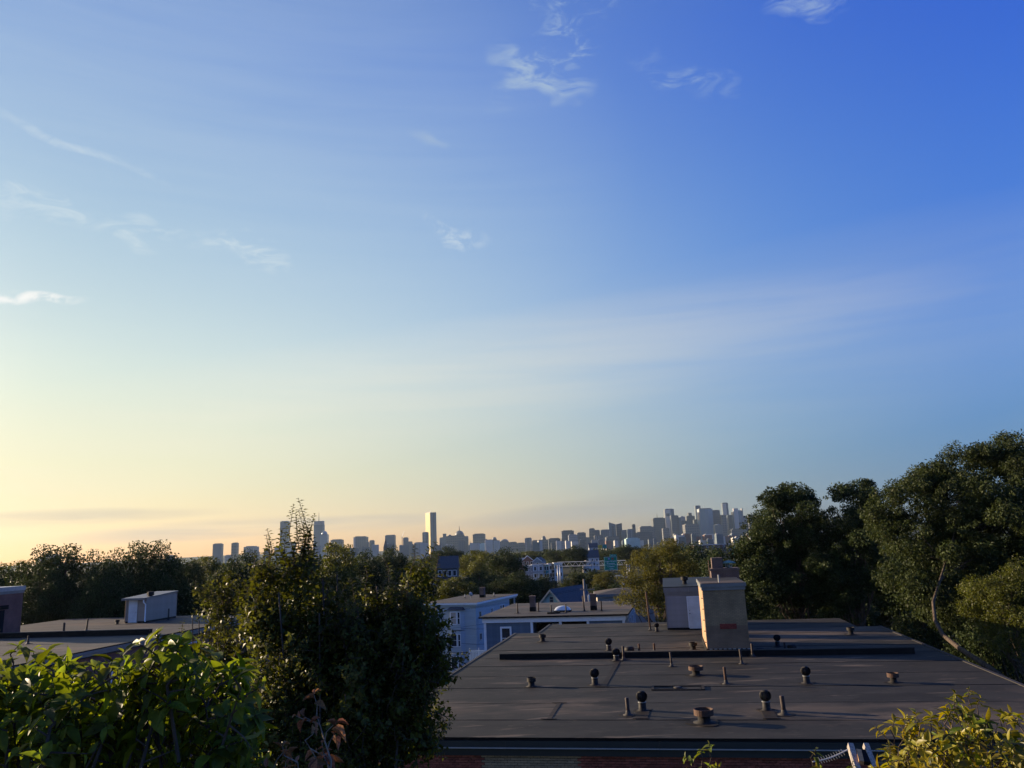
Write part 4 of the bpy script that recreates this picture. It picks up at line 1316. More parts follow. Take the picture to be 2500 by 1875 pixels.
MB().tube([(.3, 0, uh - 1.2), (.3, 0, uh - .62)], [.09, .08], 8).build('pole_extension', M_POLE, ut)
for i, x in enumerate((.62, .86)):
    t = MB().lathe([(.17, uh - 2.85), (.18, uh - 2.8), (.18, uh - 2.0), (.14, uh - 1.93), (.02, uh - 1.9)], 12, (x - .05, 0, 0)).build('transformer', M_STEEL, ut, True)
    MB().tube([(x - .05, 0, uh - 1.92), (x - .05, 0, uh - 1.6)], [.035, .03], 6).build('bushing', M_CAST, t)
for x in (-.35, .8, 1.15):
    MB().lathe([(.03, uh - 1.22), (.05, uh - 1.15), (.04, uh - 1.05)], 8, (x, 0, 0)).build('insulator', M_CAST, ut, True)
for k, (x, z) in enumerate([(-.35, uh - 1.05), (.8, uh - 1.05), (0, uh - 3.2)]):
    pts = []
    for i in range(13):
        t = i / 12
        pts.append((x - 60 * t, 6 * t, z - 9 * t * (1 - t) - 1.5 * t))
    MB().tube(pts, [.012] * 13, 4).build('wire', M_BLACK, ut)

# ------------------------------------------------------------------ far city skyline
T_BLUE = tower_mat('tower_blue_grey', (0.085, 0.115, 0.135), (0.05, 0.075, 0.095))
T_GREY = tower_mat('tower_grey', (0.11, 0.125, 0.13), (0.06, 0.075, 0.085), 9.0, 3.6)
T_DARK = tower_mat('tower_dark', (0.055, 0.066, 0.075), (0.035, 0.042, 0.05), 8.0, 10)
T_BROWN = tower_mat('tower_brown', (0.10, 0.10, 0.10), (0.055, 0.062, 0.07), 11.0, 12)
T_PALE = tower_mat('tower_pale', (0.20, 0.20, 0.21), (0.10, 0.12, 0.15), 5.0, 7.5, 0.6)
T_GLASS = tower_mat('tower_glass', (0.13, 0.19, 0.23), (0.10, 0.16, 0.20), 3.0, 4.0, 0.25, 0.6, 0.6)
T_SUNLIT = tower_mat('tower_sunlit', (0.46, 0.40, 0.36), (0.38, 0.34, 0.31), 4.0, 4.0, 0.5)  # evening sun on the lit faces is put into this brighter tone
M_SUNGOLD = mat('sun_gold_glass', (0.30, 0.215, 0.03), 0.4, 0.04, 0.02, 0.15, 0.0)  # golden sun reflection painted as a matte base colour
M_TRED = mat('low_red_brick', (0.18, 0.10, 0.08), 0.85, 0.2, 0.05)
M_LOWW = mat('low_white', (0.40, 0.38, 0.35), 0.7, 0.1, 0.05)
M_LOWT = mat('low_teal', (0.30, 0.42, 0.40), 0.7, 0.1, 0.05)
GB = 6.0
TOWERS = []
def tower(x0, x1, yt, d, m, label, yaw=0.0, dep=None, name='tower', cat='building', group='towers of the far skyline', extra=None):
    """a building of the far city: its width, roof height and distance are those of the place"""
    TOWERS.append(((x0 + x1) / 2, label))
    a, b = at(x0, yt, d), at(x1, yt, d)
    w = b.x - a.x
    c = (a + b) / 2
    o = thing(name, label, cat, (c.x, d, GB), R(yaw), group)
    h = c.z - GB
    dp = dep or max(w * 0.9, 18)
    body = B(-w / 2, w / 2, 0, dp, -4, h).build('tower_block', m, o)
    B(-w / 2 + w * .12, w / 2 - w * .12, dp * .2, dp * .8, h + .05, h + max(2.5, w * .05)).build('plant_room', m, o)
    if extra:
        for e in extra:
            k = e[0]
            if k == 'block':                       # x0,x1 (fractions), y0,y1, height
                _, f0, f1, g0_, g1_, pz, mm = e
                B(-w / 2 + w * f0, -w / 2 + w * f1, dp * g0_, dp * g1_, h + .1, at((x0 + x1) / 2, pz, d).z - GB).build('upper_block', mm, o)
            elif k == 'spire':
                _, f0, pz, r = e
                MB().tube([(-w / 2 + w * f0, dp * .5, h), (-w / 2 + w * f0, dp * .5, (h + at((x0 + x1) / 2, pz, d).z - GB) / 2), (-w / 2 + w * f0, dp * .5, at((x0 + x1) / 2, pz, d).z - GB)], [r, r * .6, r * .2], 6).build('mast', M_VENT, o)
            elif k == 'dome':
                _, f0, rr, pz, mm = e
                zt_ = at((x0 + x1) / 2, pz, d).z - GB
                hh = zt_ - h
                MB().lathe([(rr * w * math.cos(t), h + hh * math.sin(t)) for t in np.linspace(0, 1.5, 8)], 16, (-w / 2 + w * f0, dp * .5, 0)).build('dome', mm, o, True)
            elif k == 'face':
                _, f0, f1, mm = e
                B(-w / 2 + w * f0, -w / 2 + w * f1, -.6, -.05, 0, h * .995).build('facade_strip', mm, o)
    return o
# left part of the skyline
tower(88, 111, 1364, 2600, T_PALE, 'pale low block at the far left of the skyline beside a taller one')
tower(111, 137, 1356, 2600, T_PALE, 'taller pale block at the far left of the skyline')
tower(404, 420, 1357, 2600, T_GREY, 'small grey block peeping over the dark trees on the left')
tower(520, 541, 1328, 3300, T_BLUE, 'broad blue grey tower standing furthest left of the slim tower', 8)
tower(549, 565, 1356, 3300, T_PALE, 'low pale block between the two left towers')
tower(565, 579, 1326, 3300, T_BROWN, 'slim dark tower right of the broad blue grey tower')
tower(595, 624, 1335, 3300, T_PALE, 'pale flat block right of the slim dark tower', extra=[('block', .15, .6, .1, .9, 1333, T_PALE)])
tower(622, 631, 1348, 3250, T_GREY, 'small low block stepping down beside the pale flat block')
tower(684, 703, 1273, 4150, T_BLUE, 'tall plain blue grey slab tower left of the tree top', 0)
tower(700, 718, 1324, 4100, T_GREY, 'low grey wing at the foot of the plain slab tower')
tower(766, 788, 1281, 4200, T_BLUE, 'tall tower with ringed crown and mast behind the tree top', extra=[('block', .02, .97, .05, .95, 1272, T_PALE), ('spire', .45, 1251, 3.0)])
tower(781, 799, 1305, 4100, T_GLASS, 'stepped glass tower with rounded crown beside the masted tower', extra=[('dome', .5, .42, 1296, T_GLASS)])
tower(807, 834, 1318, 3600, T_BROWN, 'low brown slab behind the tree right of the masted tower')
tower(863, 894, 1311, 3700, T_GREY, 'wide grey double block left of the dark steeple', extra=[('block', .12, .48, .1, .9, 1309, T_GREY), ('face', 0, .14, T_SUNLIT)])
tower(892, 900, 1324, 3650, T_GREY, 'narrow annex at the right of the wide grey double block')
tower(902, 913, 1320, 3600, T_GREY, 'small stout grey tower between wide block and steeple')
st = tower(936, 946, 1336, 1500, T_DARK, 'dark pointed church steeple rising from the treetops', name='church_steeple', cat='church', group=None)
c = at(941, 1336, 1500)
wd = (at(946, 1336, 1500) - at(936, 1336, 1500)).x
pz = at(941, 1313, 1500).z - GB
MB().add([(-wd / 2, 0, c.z - GB), (wd / 2, 0, c.z - GB), (wd / 2, wd, c.z - GB), (-wd / 2, wd, c.z - GB), (0, wd / 2, pz)], [(0, 1, 4), (1, 2, 4), (2, 3, 4), (3, 0, 4)]).build('spire', T_DARK, st)
tower(940, 963, 1307, 3900, T_BLUE, 'grey tower with notched top just behind the dark steeple', extra=[('block', .08, .95, .1, .9, 1306, T_BLUE)])
tower(984, 996, 1313, 3900, T_BLUE, 'small tower under construction next to a crane')
cr = thing('tower_crane', 'thin construction crane leaning over the small tower', 'crane', (at(982, 1330, 3890).x, 3890, GB))
ch_ = at(982, 1311, 3890).z - GB
MB().tube([(0, 0, 0), (0, 0, ch_)], [1.4, 1.4], 4).build('mast', M_TRED, cr)
MB().tube([(-3, 0, ch_ - 3), (10, 0, at(986, 1297, 3890).z - GB)], [1.2, .7], 4).build('jib', M_STEEL, cr)
tower(996, 1006, 1323, 3900, T_GREY, 'low grey block right of the small tower under construction')
tower(1011, 1032, 1325, 3800, T_PALE, 'low pale block left of the column like tower')
tower(1031, 1045, 1300, 4000, T_GREY, 'short column like tower directly in front of the mirrored tower', extra=[('face', .3, .55, T_PALE), ('face', .8, .95, T_DARK)])
# mirrored tower: a thin prism with one face square to the low sun
a_, b_, cc = at(1037.5, 1254, 4120), at(1050, 1251, 4090), at(1065, 1250, 4110)
hk = thing('mirrored_tower', 'tallest mirrored tower with one golden sunlit face and dark stripe', 'building', (b_.x, b_.y, GB), 0, 'towers of the far skyline')
hz = b_.z - GB
pl = [(a_.x - b_.x, 52), (0, 0), (cc.x - b_.x, 14), (cc.x - b_.x - 20, 66)]
MB().prism(pl, -4, hz).build('tower_block', T_BLUE, hk)
def fstrip(p, q, t0, t1, z0, z1, m, nm, off=.8):
    P_, Q = Vector((*p, 0)), Vector((*q, 0))
    d = (Q - P_)
    nn = Vector((d.y, -d.x, 0)).normalized() * off
    A, Bq = P_ + d * t0 + nn, P_ + d * t1 + nn
    A0, B0 = P_ + d * t0 + nn * .1, P_ + d * t1 + nn * .1
    return MB().hexa([(A.x, A.y, z0), (Bq.x, Bq.y, z0), (B0.x, B0.y, z0), (A0.x, A0.y, z0), (A.x, A.y, z1), (Bq.x, Bq.y, z1), (B0.x, B0.y, z1), (A0.x, A0.y, z1)]).build(nm, m, hk)
fstrip(pl[0], pl[1], 0, 1, 0, hz * .995, M_SUNGOLD, 'sun_gold_face')
fstrip(pl[0], pl[1], .12, .85, hz * .962, hz * .972, T_DARK, 'vent_slot', 1.6)
fstrip(pl[1], pl[2], .0, .40, 0, hz * .995, T_BLUE, 'facade_strip')
fstrip(pl[1], pl[2], .42, .66, 0, hz * .995, T_DARK, 'dark_stripe')
fstrip(pl[1], pl[2], .68, 1.0, 0, hz * .995, T_BLUE, 'facade_strip')
MB().tube([(1, 8, hz), (1, 8, hz + 14)], [1.0, .3], 6).build('mast', M_STEEL, hk)
# old stepped tower with dome and spire
tower(1073, 1090, 1313, 4000, T_GREY, 'left wing of the domed office block with a square turret', extra=[('block', .48, .95, .1, .6, 1303, T_GREY)])
tower(1089, 1111, 1309, 4000, T_BROWN, 'middle wing of the domed office block with a small round top', extra=[('dome', .38, .2, 1305, T_BROWN)])
tower(1109, 1133, 1307, 3990, T_BROWN, 'domed office tower with slender spire right of the mirrored tower', extra=[('dome', .5, .46, 1295, T_BROWN), ('spire', .5, 1284, 4.0)])
tower(1132, 1143, 1310, 4000, T_GREY, 'right wing of the domed office block')
tower(1144, 1153, 1331, 3900, T_GREY, 'low block with a tiny spire right of the domed tower', extra=[('spire', .4, 1320, 2.2)])
tower(1154, 1184, 1304, 3900, T_BROWN, 'plain square block standing alone right of the domed tower', 0, extra=[('block', .45, .75, .2, .8, 1303, T_BROWN)])
tower(1170, 1201, 1327, 3700, M_LOWT, 'low teal roofed block at the foot of the plain square block', group='low blocks at the foot of the skyline')
tower(1200, 1214, 1318, 3800, T_BROWN, 'small tower with rounded dome top', extra=[('dome', .5, .4, 1311, T_BROWN)])
tower(1216, 1243, 1323, 3800, T_GREY, 'low broad building with flattened dome', extra=[('dome', .58, .36, 1316, T_GREY)])
tower(1242, 1262, 1324, 3700, T_BROWN, 'low brown row of roofs right of the flattened dome', group='low blocks at the foot of the skyline')
tower(1262, 1282, 1326, 3700, T_BROWN, 'lower brown row of roofs left of the pale mid tower', group='low blocks at the foot of the skyline')
tower(1281, 1298, 1314, 3600, T_BLUE, 'pale blue mid tower standing alone in the middle of the skyline', extra=[('face', .05, .3, T_PALE), ('face', .7, .95, T_PALE)])
tower(1299, 1313, 1320, 3600, T_BROWN, 'low dark block right of the pale blue mid tower')
tower(1312, 1346, 1319, 3500, T_BROWN, 'broad low building topped by a dark dome', extra=[('dome', .48, .17, 1308, T_DARK)])
tower(1339, 1368, 1315, 3400, T_DARK, 'low dark sloping block right of the dark dome')
tower(1371, 1401, 1296, 3400, T_DARK, 'wide dark glass block, left of a group of hospital blocks')
tower(1367, 1390, 1322, 3200, T_PALE, 'low pale lattice fronted block below the wide dark glass block')
tower(1388, 1410, 1306, 3250, T_PALE, 'pale gridded block overlapping the wide dark glass block')
tower(1409, 1430, 1301, 3300, T_BROWN, 'brown gridded block right of the pale gridded block')
tower(1430, 1440, 1313, 3400, T_GREY, 'low link block between the two hospital groups')
tower(1438, 1452, 1291, 3400, T_BROWN, 'brown tower with raised left shoulder', extra=[])
tower(1451, 1465, 1295, 3420, T_GREY, 'grey tower joined to the right of the brown shoulder tower')
tower(1451, 1471, 1308, 3200, T_BROWN, 'lower ribbed block in front of the grey joined tower', extra=[('face', .2, .3, T_PALE), ('face', .5, .6, T_PALE)])
tower(1466, 1490, 1294, 3350, T_GREY, 'block framed by a white portal shaped facade', extra=[('face', .88, .97, T_PALE)])
def slant(x0, x1, y0, y1, d, m, label):
    a, b = at(x0, y0, d), at(x1, y1, d)
    o = thing('tower', label, 'building', ((a.x + b.x) / 2, d, GB), 0, 'towers of the far skyline')
    w = b.x - a.x
    MB().hexa([(-w / 2, 0, -4), (w / 2, 0, -4), (w / 2, w, -4), (-w / 2, w, -4), (-w / 2, 0, a.z - GB), (w / 2, 0, b.z - GB), (w / 2, w, b.z - GB), (-w / 2, w, a.z - GB)]).build('tower_block', m, o)
    B(-w * .1, w * .15, -.6, -.05, 0, (min(a.z, b.z) - GB) * .93).build('facade_strip', T_DARK, o)
slant(1486, 1503, 1275, 1280, 3500, T_BLUE, 'left of the pair of towers with roofs slanting to each other')
slant(1504, 1518, 1280, 1277, 3520, T_DARK, 'right of the pair of towers with roofs slanting to each other')
tower(1516, 1533, 1295, 3500, T_GREY, 'flat grey block right of the slanted pair')
tower(1531, 1546, 1293, 3450, T_BLUE, 'blue grey block with vertical ribs left of the thin slab', extra=[('face', .2, .3, T_PALE), ('face', .6, .7, T_PALE)])
tower(1544, 1551, 1281, 3500, T_DARK, 'thin tall slab alone in the gap of the skyline')
tower(1480, 1512, 1311, 3000, T_BROWN, 'low brown block below the slanted pair')
tower(1528, 1562, 1315, 2400, M_LOWT, 'low pale teal shed roof above the treetops', group='low blocks at the foot of the skyline')
tower(1562, 1596, 1286, 3800, T_BROWN, 'broad brown stepped block at the left foot of downtown', extra=[('block', .1, .4, .1, .9, 1284, T_BROWN)])
tower(1552, 1592, 1300, 3500, T_DARK, 'lower dark block in front of the broad brown stepped block')
tower(1594, 1624, 1265, 4200, T_DARK, 'dark square block with a thin antenna at the left of downtown', extra=[('spire', .43, 1252, 1.8)])
# sunlit tower with sign
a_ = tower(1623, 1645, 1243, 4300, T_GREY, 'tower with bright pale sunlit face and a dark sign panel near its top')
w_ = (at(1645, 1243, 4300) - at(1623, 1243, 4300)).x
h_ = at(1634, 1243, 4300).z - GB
MB().hexa([(-w_ / 2 - 1, -1, 0), (w_ * .08, -8, 0), (w_ * .08, -.1, 0), (-w_ / 2 - 1, -.1, 0), (-w_ / 2 - 1, -1, h_ * .985), (w_ * .08, -8, h_ * .985), (w_ * .08, -.1, h_ * .985), (-w_ / 2 - 1, -.1, h_ * .985)]).build('sunlit_face', T_SUNLIT, a_)
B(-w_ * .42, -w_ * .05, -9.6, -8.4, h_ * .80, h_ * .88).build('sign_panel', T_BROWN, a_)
tower(1618, 1634, 1290, 4000, T_BROWN, 'low brown block in front of the pale sunlit tower')
tower(1638, 1656, 1259, 4150, T_DARK, 'dark stepped tower right of the pale sunlit tower', extra=[('block', .05, .8, .1, .9, 1258, T_DARK)])
tower(1654, 1662, 1264, 4150, T_BLUE, 'blue shoulder of the dark stepped tower')
tower(1660, 1673, 1262, 4500, T_PALE, 'hazy pale tower peeping between two dark towers', extra=[('block', .2, .6, .1, .9, 1260, T_PALE)])
tower(1663, 1678, 1272, 4300, T_DARK, 'low dark tower left of the cross shaped tower')
tower(1676, 1696, 1260, 4400, T_DARK, 'dark cross shaped tower with narrow raised middle', extra=[('block', .28, .68, .1, .9, 1252, T_DARK)])
tower(1694, 1709, 1269, 4350, T_DARK, 'dark block right of the cross shaped tower')
tower(1672, 1706, 1280, 3900, T_BROWN, 'brown block below the cross shaped tower')
tower(1697, 1710, 1235, 4500, T_BLUE, 'tall blue tower behind the wide glass octagon')
a, b = at(1704, 1243, 4250), at(1743, 1243, 4250)
w = b.x - a.x
oc = thing('tower', 'wide eight sided glass tower in the middle of downtown', 'building', ((a.x + b.x) / 2, 4250, GB), 0, 'towers of the far skyline')
MB().prism([(-w * .5, 25), (-w * .42, 8), (-w * .08, 0), (w * .1, 0), (w * .42, 14), (w * .5, 30), (w * .4, 70), (-w * .4, 70)], -4, a.z - GB).build('tower_block', T_GLASS, oc)
MB().prism([(-w * .36, 18), (w * .36, 20), (w * .33, 60), (-w * .33, 60)], a.z - GB + .1, a.z - GB + 4).build('plant_room', T_DARK, oc)
for f in (-.22, -.06):
    MB().tube([(w * f, 30, a.z - GB + 4), (w * f, 30, a.z - GB + 26)], [.9, .4], 5).build('mast', M_STEEL, oc)
tower(1740, 1757, 1246, 4300, T_DARK, 'black square tower right of the glass octagon')
tower(1745, 1764, 1282, 4100, T_GREY, 'low arched block below the black square tower', extra=[('dome', .5, .4, 1279, T_GREY)])
tower(1757, 1762, 1258, 4300, T_GREY, 'sliver of a grey tower beside the tall glinting tower')
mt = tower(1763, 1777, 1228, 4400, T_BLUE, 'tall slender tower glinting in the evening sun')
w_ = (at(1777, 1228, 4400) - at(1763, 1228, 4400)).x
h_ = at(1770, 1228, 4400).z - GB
MB().hexa([(-w_ / 2 - 1, -1, 0), (w_ * .12, -7, 0), (w_ * .12, -.1, 0), (-w_ / 2 - 1, -.1, 0), (-w_ / 2 - 1, -1, h_ * .985), (w_ * .12, -7, h_ * .985), (w_ * .12, -.1, h_ * .985), (-w_ / 2 - 1, -.1, h_ * .985)]).build('sunlit_face', T_SUNLIT, mt)
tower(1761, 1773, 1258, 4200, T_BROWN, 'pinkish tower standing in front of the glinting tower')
tower(1777, 1792, 1258, 4300, T_BLUE, 'blue tower right of the glinting tower')
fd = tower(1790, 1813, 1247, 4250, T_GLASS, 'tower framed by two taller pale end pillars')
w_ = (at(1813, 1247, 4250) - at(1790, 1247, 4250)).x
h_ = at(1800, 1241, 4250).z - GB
B(-w_ * .5, -w_ * .02, -7, 6, 0, h_).build('end_pillar', T_SUNLIT, fd)  # left pillar's sunlit face painted in the brighter tone
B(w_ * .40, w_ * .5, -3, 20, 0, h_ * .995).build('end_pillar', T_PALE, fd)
tower(1813, 1827, 1260, 4250, T_BLUE, 'blue block right of the pillar framed tower')
tower(1827, 1837, 1260, 4100, T_BROWN, 'brown tower left of a pale one at the edge of the right trees')
tower(1836, 1852, 1261, 4100, T_PALE, 'pale tower half hidden by the right hand trees')
tower(1786, 1830, 1292, 3800, T_DARK, 'low dark blocks below the pillar framed tower', group='low blocks at the foot of the skyline')
# low city roofs between the treetops and the towers
rl = random.Random(3)
GLOW = 'low roofs at the foot of the skyline'
spots = []
for i in range(40):
    x = 1640 + i * 5.2 + rl.uniform(-2, 2)
    spots.append((x, 1303 + rl.uniform(0, 17), rl.uniform(9, 22), rl.uniform(1800, 3000)))
for i in range(20):
    x = 640 + i * 30 + rl.uniform(-6, 6)
    spots.append((x, 1342 - (x - 640) * .034 + rl.uniform(-6, 4), rl.uniform(10, 24), rl.uniform(2200, 3000)))
for i in range(16):
    x = 1300 + i * 20 + rl.uniform(-6, 6)
    spots.append((x, 1325 - (x - 1300) * .03 + rl.uniform(-5, 4), rl.uniform(8, 20), rl.uniform(2200, 3000)))
MS = [(T_BROWN, 'brown'), (T_GREY, 'grey'), (M_LOWW, 'white'), (M_TRED, 'red brick'), (T_PALE, 'pale'), (M_CONC, 'concrete'), (T_DARK, 'dark'), (T_BLUE, 'blue grey')]
seen = set()
tw_all = list(TOWERS)
for x, y, w, d in spots:
    a, b = at(x, y, d), at(x + w, y, d)
    zz = hgt(a.x, d) - 1
    if a.z - zz < 5:
        continue
    m, cn = rl.choice(MS)
    near = min(tw_all, key=lambda t: abs(t[0] - x - w / 2))[1]
    lab = 'low %s roof before the %s' % (cn, ' '.join(near.split()[:10]))
    while lab.split()[-1] in ('a', 'the', 'of', 'with', 'and', 'in', 'by', 'at', 'its', 'to'):
        lab = ' '.join(lab.split()[:-1])
    if lab in seen:
        continue
    seen.add(lab)
    o = thing('low_building', lab, 'building', ((a.x + b.x) / 2, d, zz), R(rl.uniform(-12, 12)), GLOW)
    w2 = (b.x - a.x) / 2
    B(-w2, w2, 0, 16, 0, a.z - zz).build('wall', m, o)
    B(-w2 * .9, -w2 * .4, 3, 8, a.z - zz + .01, a.z - zz + 1.8).build('plant_room', rl.choice([M_LOWW, M_CONC, T_GREY]), o)

# ------------------------------------------------------------------ middle distance: houses, gantry, cars
def small_house(px, py, d, w, h, dep, m, label, roof='flat', rm=None, yaw=0, nwin=3, floors=2, porch=False, cat='house'):
    p = at(px, py, d)
    zg = 27.4
    o = thing('house', label, cat, (p.x, p.y, zg), R(yaw))
    H = p.z - zg
    B(-w / 2, w / 2, 0, dep, 0, H).build('wall', m, o)
    rm = rm or M_ROOFL
    if roof == 'flat':
        B(-w / 2 - .25, w / 2 + .25, -.3, dep + .2, H + .002, H + .3).build('cornice', M_WHITE, o)
        B(-w / 2 - .2, w / 2 + .2, -.25, dep + .15, H + .302, H + .36).build('roof', rm, o)
    elif roof == 'gable':
        r = w * .45
        MB().add([(-w / 2 - .3, -.3, H), (w / 2 + .3, -.3, H), (0, -.3, H + r), (-w / 2 - .3, dep, H), (w / 2 + .3, dep, H), (0, dep, H + r)], [(0, 2, 5, 3), (1, 4, 5, 2), (0, 3, 4, 1)]).build('roof', rm, o)
        MB().add([(-w / 2, -.1, H), (w / 2, -.1, H), (0, -.1, H + r - .2)], [(0, 1, 2)]).build('gable', m, o)
        for s in (-1, 1):
            MB().hexa([(0, -.42, H + r - .3), (s * (w / 2 + .3), -.42, H - .3), (s * (w / 2 + .3), -.31, H - .3), (0, -.31, H + r - .3), (0, -.42, H + r + .05), (s * (w / 2 + .3), -.42, H + .05), (s * (w / 2 + .3), -.31, H + .05), (0, -.31, H + r + .05)]).build('barge_board', M_WHITE, o)
    elif roof == 'side':
        r = dep * .5
        MB().add([(-w / 2 - .3, -.4, H), (w / 2 + .3, -.4, H), (w / 2 + .3, dep + .4, H), (-w / 2 - .3, dep + .4, H), (-w / 2 - .3, dep / 2, H + r), (w / 2 + .3, dep / 2, H + r)], [(0, 1, 5, 4), (2, 3, 4, 5), (0, 4, 3), (1, 2, 5)]).build('roof', rm, o)
    for f in range(floors):
        for i in range(nwin):
            cx = -w / 2 + w * (i + .5) / nwin
            z1 = H - .6 - f * 2.9
            window(o, cx - .45, cx + .45, 0, z1 - 1.5, z1, M_WHITE, M_GLASS, mull=False, fr=.13)
    if porch:
        for f in range(3):
            z1 = H - .3 - f * 2.9
            B(-w * .42, w * .42, -2.0, -.01, z1 - 2.9, z1 - 2.75).build('porch_deck', M_WHITE, o)
            B(-w * .42, w * .42, -2.0, -1.92, z1 - 2.74, z1 - 1.9).build('porch_rail', M_CONC, o)
        for x in (-.42, .0, .40):
            B(w * x, w * x + .2, -2.0, -1.8, 0, H).build('porch_post', M_WHITE, o)
    return o
M_TEALH = mat('teal_paint', (0.04, 0.22, 0.26), 0.6, 0.1, 1)
M_OLIVE = mat('olive_paint', (0.24, 0.23, 0.15), 0.6, 0.1, 1)
M_PINKW = mat('pinkish_white', (0.58, 0.54, 0.54), 0.6, 0.1, 1)
M_GREYH = mat('grey_house_paint', (0.30, 0.31, 0.34), 0.6, 0.1, 1)
small_house(1293, 1382, 330, 4.6, 6, 10, M_GREYH, 'pale grey end house of the far row of three deckers', nwin=2)
small_house(1313, 1380, 328, 4.8, 6, 10, M_GREYH, 'grey three decker with white porches in the far row', porch=True, nwin=2)
small_house(1331, 1379, 328, 2.0, 6, 10, M_OLIVE, 'narrow olive house front in the far row', nwin=1)
small_house(1337, 1379, 327, 1.5, 6, 10, M_TEALH, 'narrow teal house front in the far row', nwin=1)
small_house(1344, 1378, 326, 1.7, 6, 10, M_LTBLUE, 'narrow light blue house front in the far row', nwin=1)
small_house(1350, 1378, 326, 1.4, 6, 10, M_DARK, 'dark recessed porch bay in the far row', nwin=1)  # near-black front paints the shade inside the porch
small_house(1363, 1376, 324, 3.4, 6, 10, M_LTBLUE, 'light blue end house of the far row by the gantry leg', nwin=2)
small_house(1271, 1364, 420, 4.5, 6, 9, M_PINKW, 'small flat pale house above the far row on the left', nwin=1)
small_house(1288, 1369, 415, 6.0, 6, 9, M_TRED, 'small red house with white gable trim above the far row', roof='gable', rm=M_SLATE)
small_house(1312, 1371, 405, 4.6, 6, 10, M_GREYH, 'grey gabled house with steep roof above the far row', roof='gable', rm=M_SLATE, nwin=1, yaw=-14)
small_house(1440, 1372, 430, 7.0, 8, 9, M_PINKW, 'white house partly behind the gantry truss', nwin=3, floors=3)
small_house(1446, 1362, 470, 8.0, 8, 9, M_PINKW, 'white house with grey roof higher behind the gantry truss', roof='side', rm=M_SLATE)
small_house(1092, 1388, 230, 5.6, 6, 7, M_SLATE, 'dark roofed house with white dormer windows at the edge of the leaning tree', roof='side', rm=M_SLATE, nwin=4, floors=1)
small_house(1449, 1337, 800, 9, 8, 9, M_GREYH, 'distant grey house left of the yellow road sign', roof='side', rm=M_SLATE)
small_house(1740, 1330, 620, 30, 8, 12, M_TRED, 'long red brick block beyond the trees below downtown', nwin=7)
small_house(1722, 1358, 300, 5, 5, 8, M_WHITE, 'small bright white house glimpsed among the trees behind the chimney', nwin=1)
small_house(1975, 1450, 125, 7, 5, 8, M_WHITE, 'white house glimpsed through the dark right hand trees', nwin=2)
# overhead sign gantry
gl = at(1361, 1383, 300)
gr2 = at(1530, 1373, 286)
gt = thing('sign_gantry', 'steel highway sign gantry with two round legs and lattice truss', 'gantry', (gl.x, gl.y, 28.5))
gz = gl.z - 28.5
dx, dy = gr2.x - gl.x, gr2.y - gl.y
for o in (0, .9):
    MB().tube([(o, o * .1, 0), (o, o * .1, gz + .5)], [.24, .2], 10).build('leg', M_STEEL, gt, True)
    MB().tube([(dx + o, dy, 0), (dx + o, dy, gz + .5)], [.24, .2], 10).build('leg', M_STEEL, gt, True)
for z in (0.0, 1.55):
    MB().tube([(0, 0, gz + z), (dx, dy, gz + z)], [.12, .12], 6).build('chord', M_STEEL, gt)
    MB().tube([(.2, .9, gz + z), (dx + .2, dy + .9, gz + z)], [.12, .12], 6).build('chord', M_STEEL, gt)
nb = 22
for i in range(nb):
    t0_, t1_ = i / nb, (i + 1) / nb
    z0, z1 = (0, 1.55) if i % 2 else (1.55, 0)
    MB().tube([(dx * t0_, dy * t0_, gz + z0), (dx * t1_, dy * t1_, gz + z1)], [.06, .06], 5).build('lattice_brace', M_STEEL, gt)
for t in (.50, .55):
    B(dx * t - .06, dx * t + .06, dy * t - .2, dy * t - .1, gz - .7, gz + 2.2).build('hanger', M_VENT, gt)
def text_mesh(txt, size, m, parent, loc):
    cu = bpy.data.curves.new('lettering', 'FONT')
    cu.body = txt
    cu.size = size
    cu.align_x = 'CENTER'
    cu.align_y = 'CENTER'
    cu.extrude = .004
    to = bpy.data.objects.new('lettering_tmp', cu)
    COL.objects.link(to)
    dg = bpy.context.evaluated_depsgraph_get()
    me = bpy.data.meshes.new_from_object(to.evaluated_get(dg))
    bpy.data.objects.remove(to)
    me.name = 'lettering'
    me.materials.clear()
    o = link('lettering', me, m, parent, loc)
    o.rotation_euler = (math.pi / 2, 0, 0)
    return o
sp_ = at(1491, 1373, 286.5)
sg = thing('road_sign', 'large green overhead highway sign with white lettering and exit tab', 'road sign', sp_, R(4))
B(-2.35, 2.35, -.04, .06, -2.75, 2.0).build('panel', M_SIGN, sg)
B(-.2, 2.3, -.04, .06, 2.01, 2.85).build('exit_tab', M_SIGN, sg)
for a in ((-2.3, 2.3, 1.9, 1.97), (-2.3, 2.3, -2.72, -2.65), (-2.3, -2.23, -2.65, 1.9), (2.23, 2.3, -2.65, 1.9), (-2.2, 2.2, -.92, -.85)):
    B(a[0], a[1], -.06, -.041, a[2], a[3]).build('border', M_WHITE, sg)
B(-.95, -.25, -.06, -.041, .95, 1.7).build('blue_shield', mat('shield_blue', (.05, .12, .35), .5), sg)
B(.3, 1.2, -.06, -.041, .95, 1.65).build('brown_shield', mat('shield_brown', (.22, .08, .04), .5), sg)
text_mesh('90', .5, M_WHITE, sg, (-.6, -.07, 1.3))
text_mesh('EXIT 16', .5, M_WHITE, sg, (1.05, -.05, 2.42))
text_mesh('Logan Airport', .68, M_WHITE, sg, (0, -.05, .42))
text_mesh('Worcester', .68, M_WHITE, sg, (0, -.05, -.38))
text_mesh('S. Station', .66, M_WHITE, sg, (0, -.05, -1.45))
text_mesh('1/2 MILE', .42, M_WHITE, sg, (.1, -.05, -2.25))
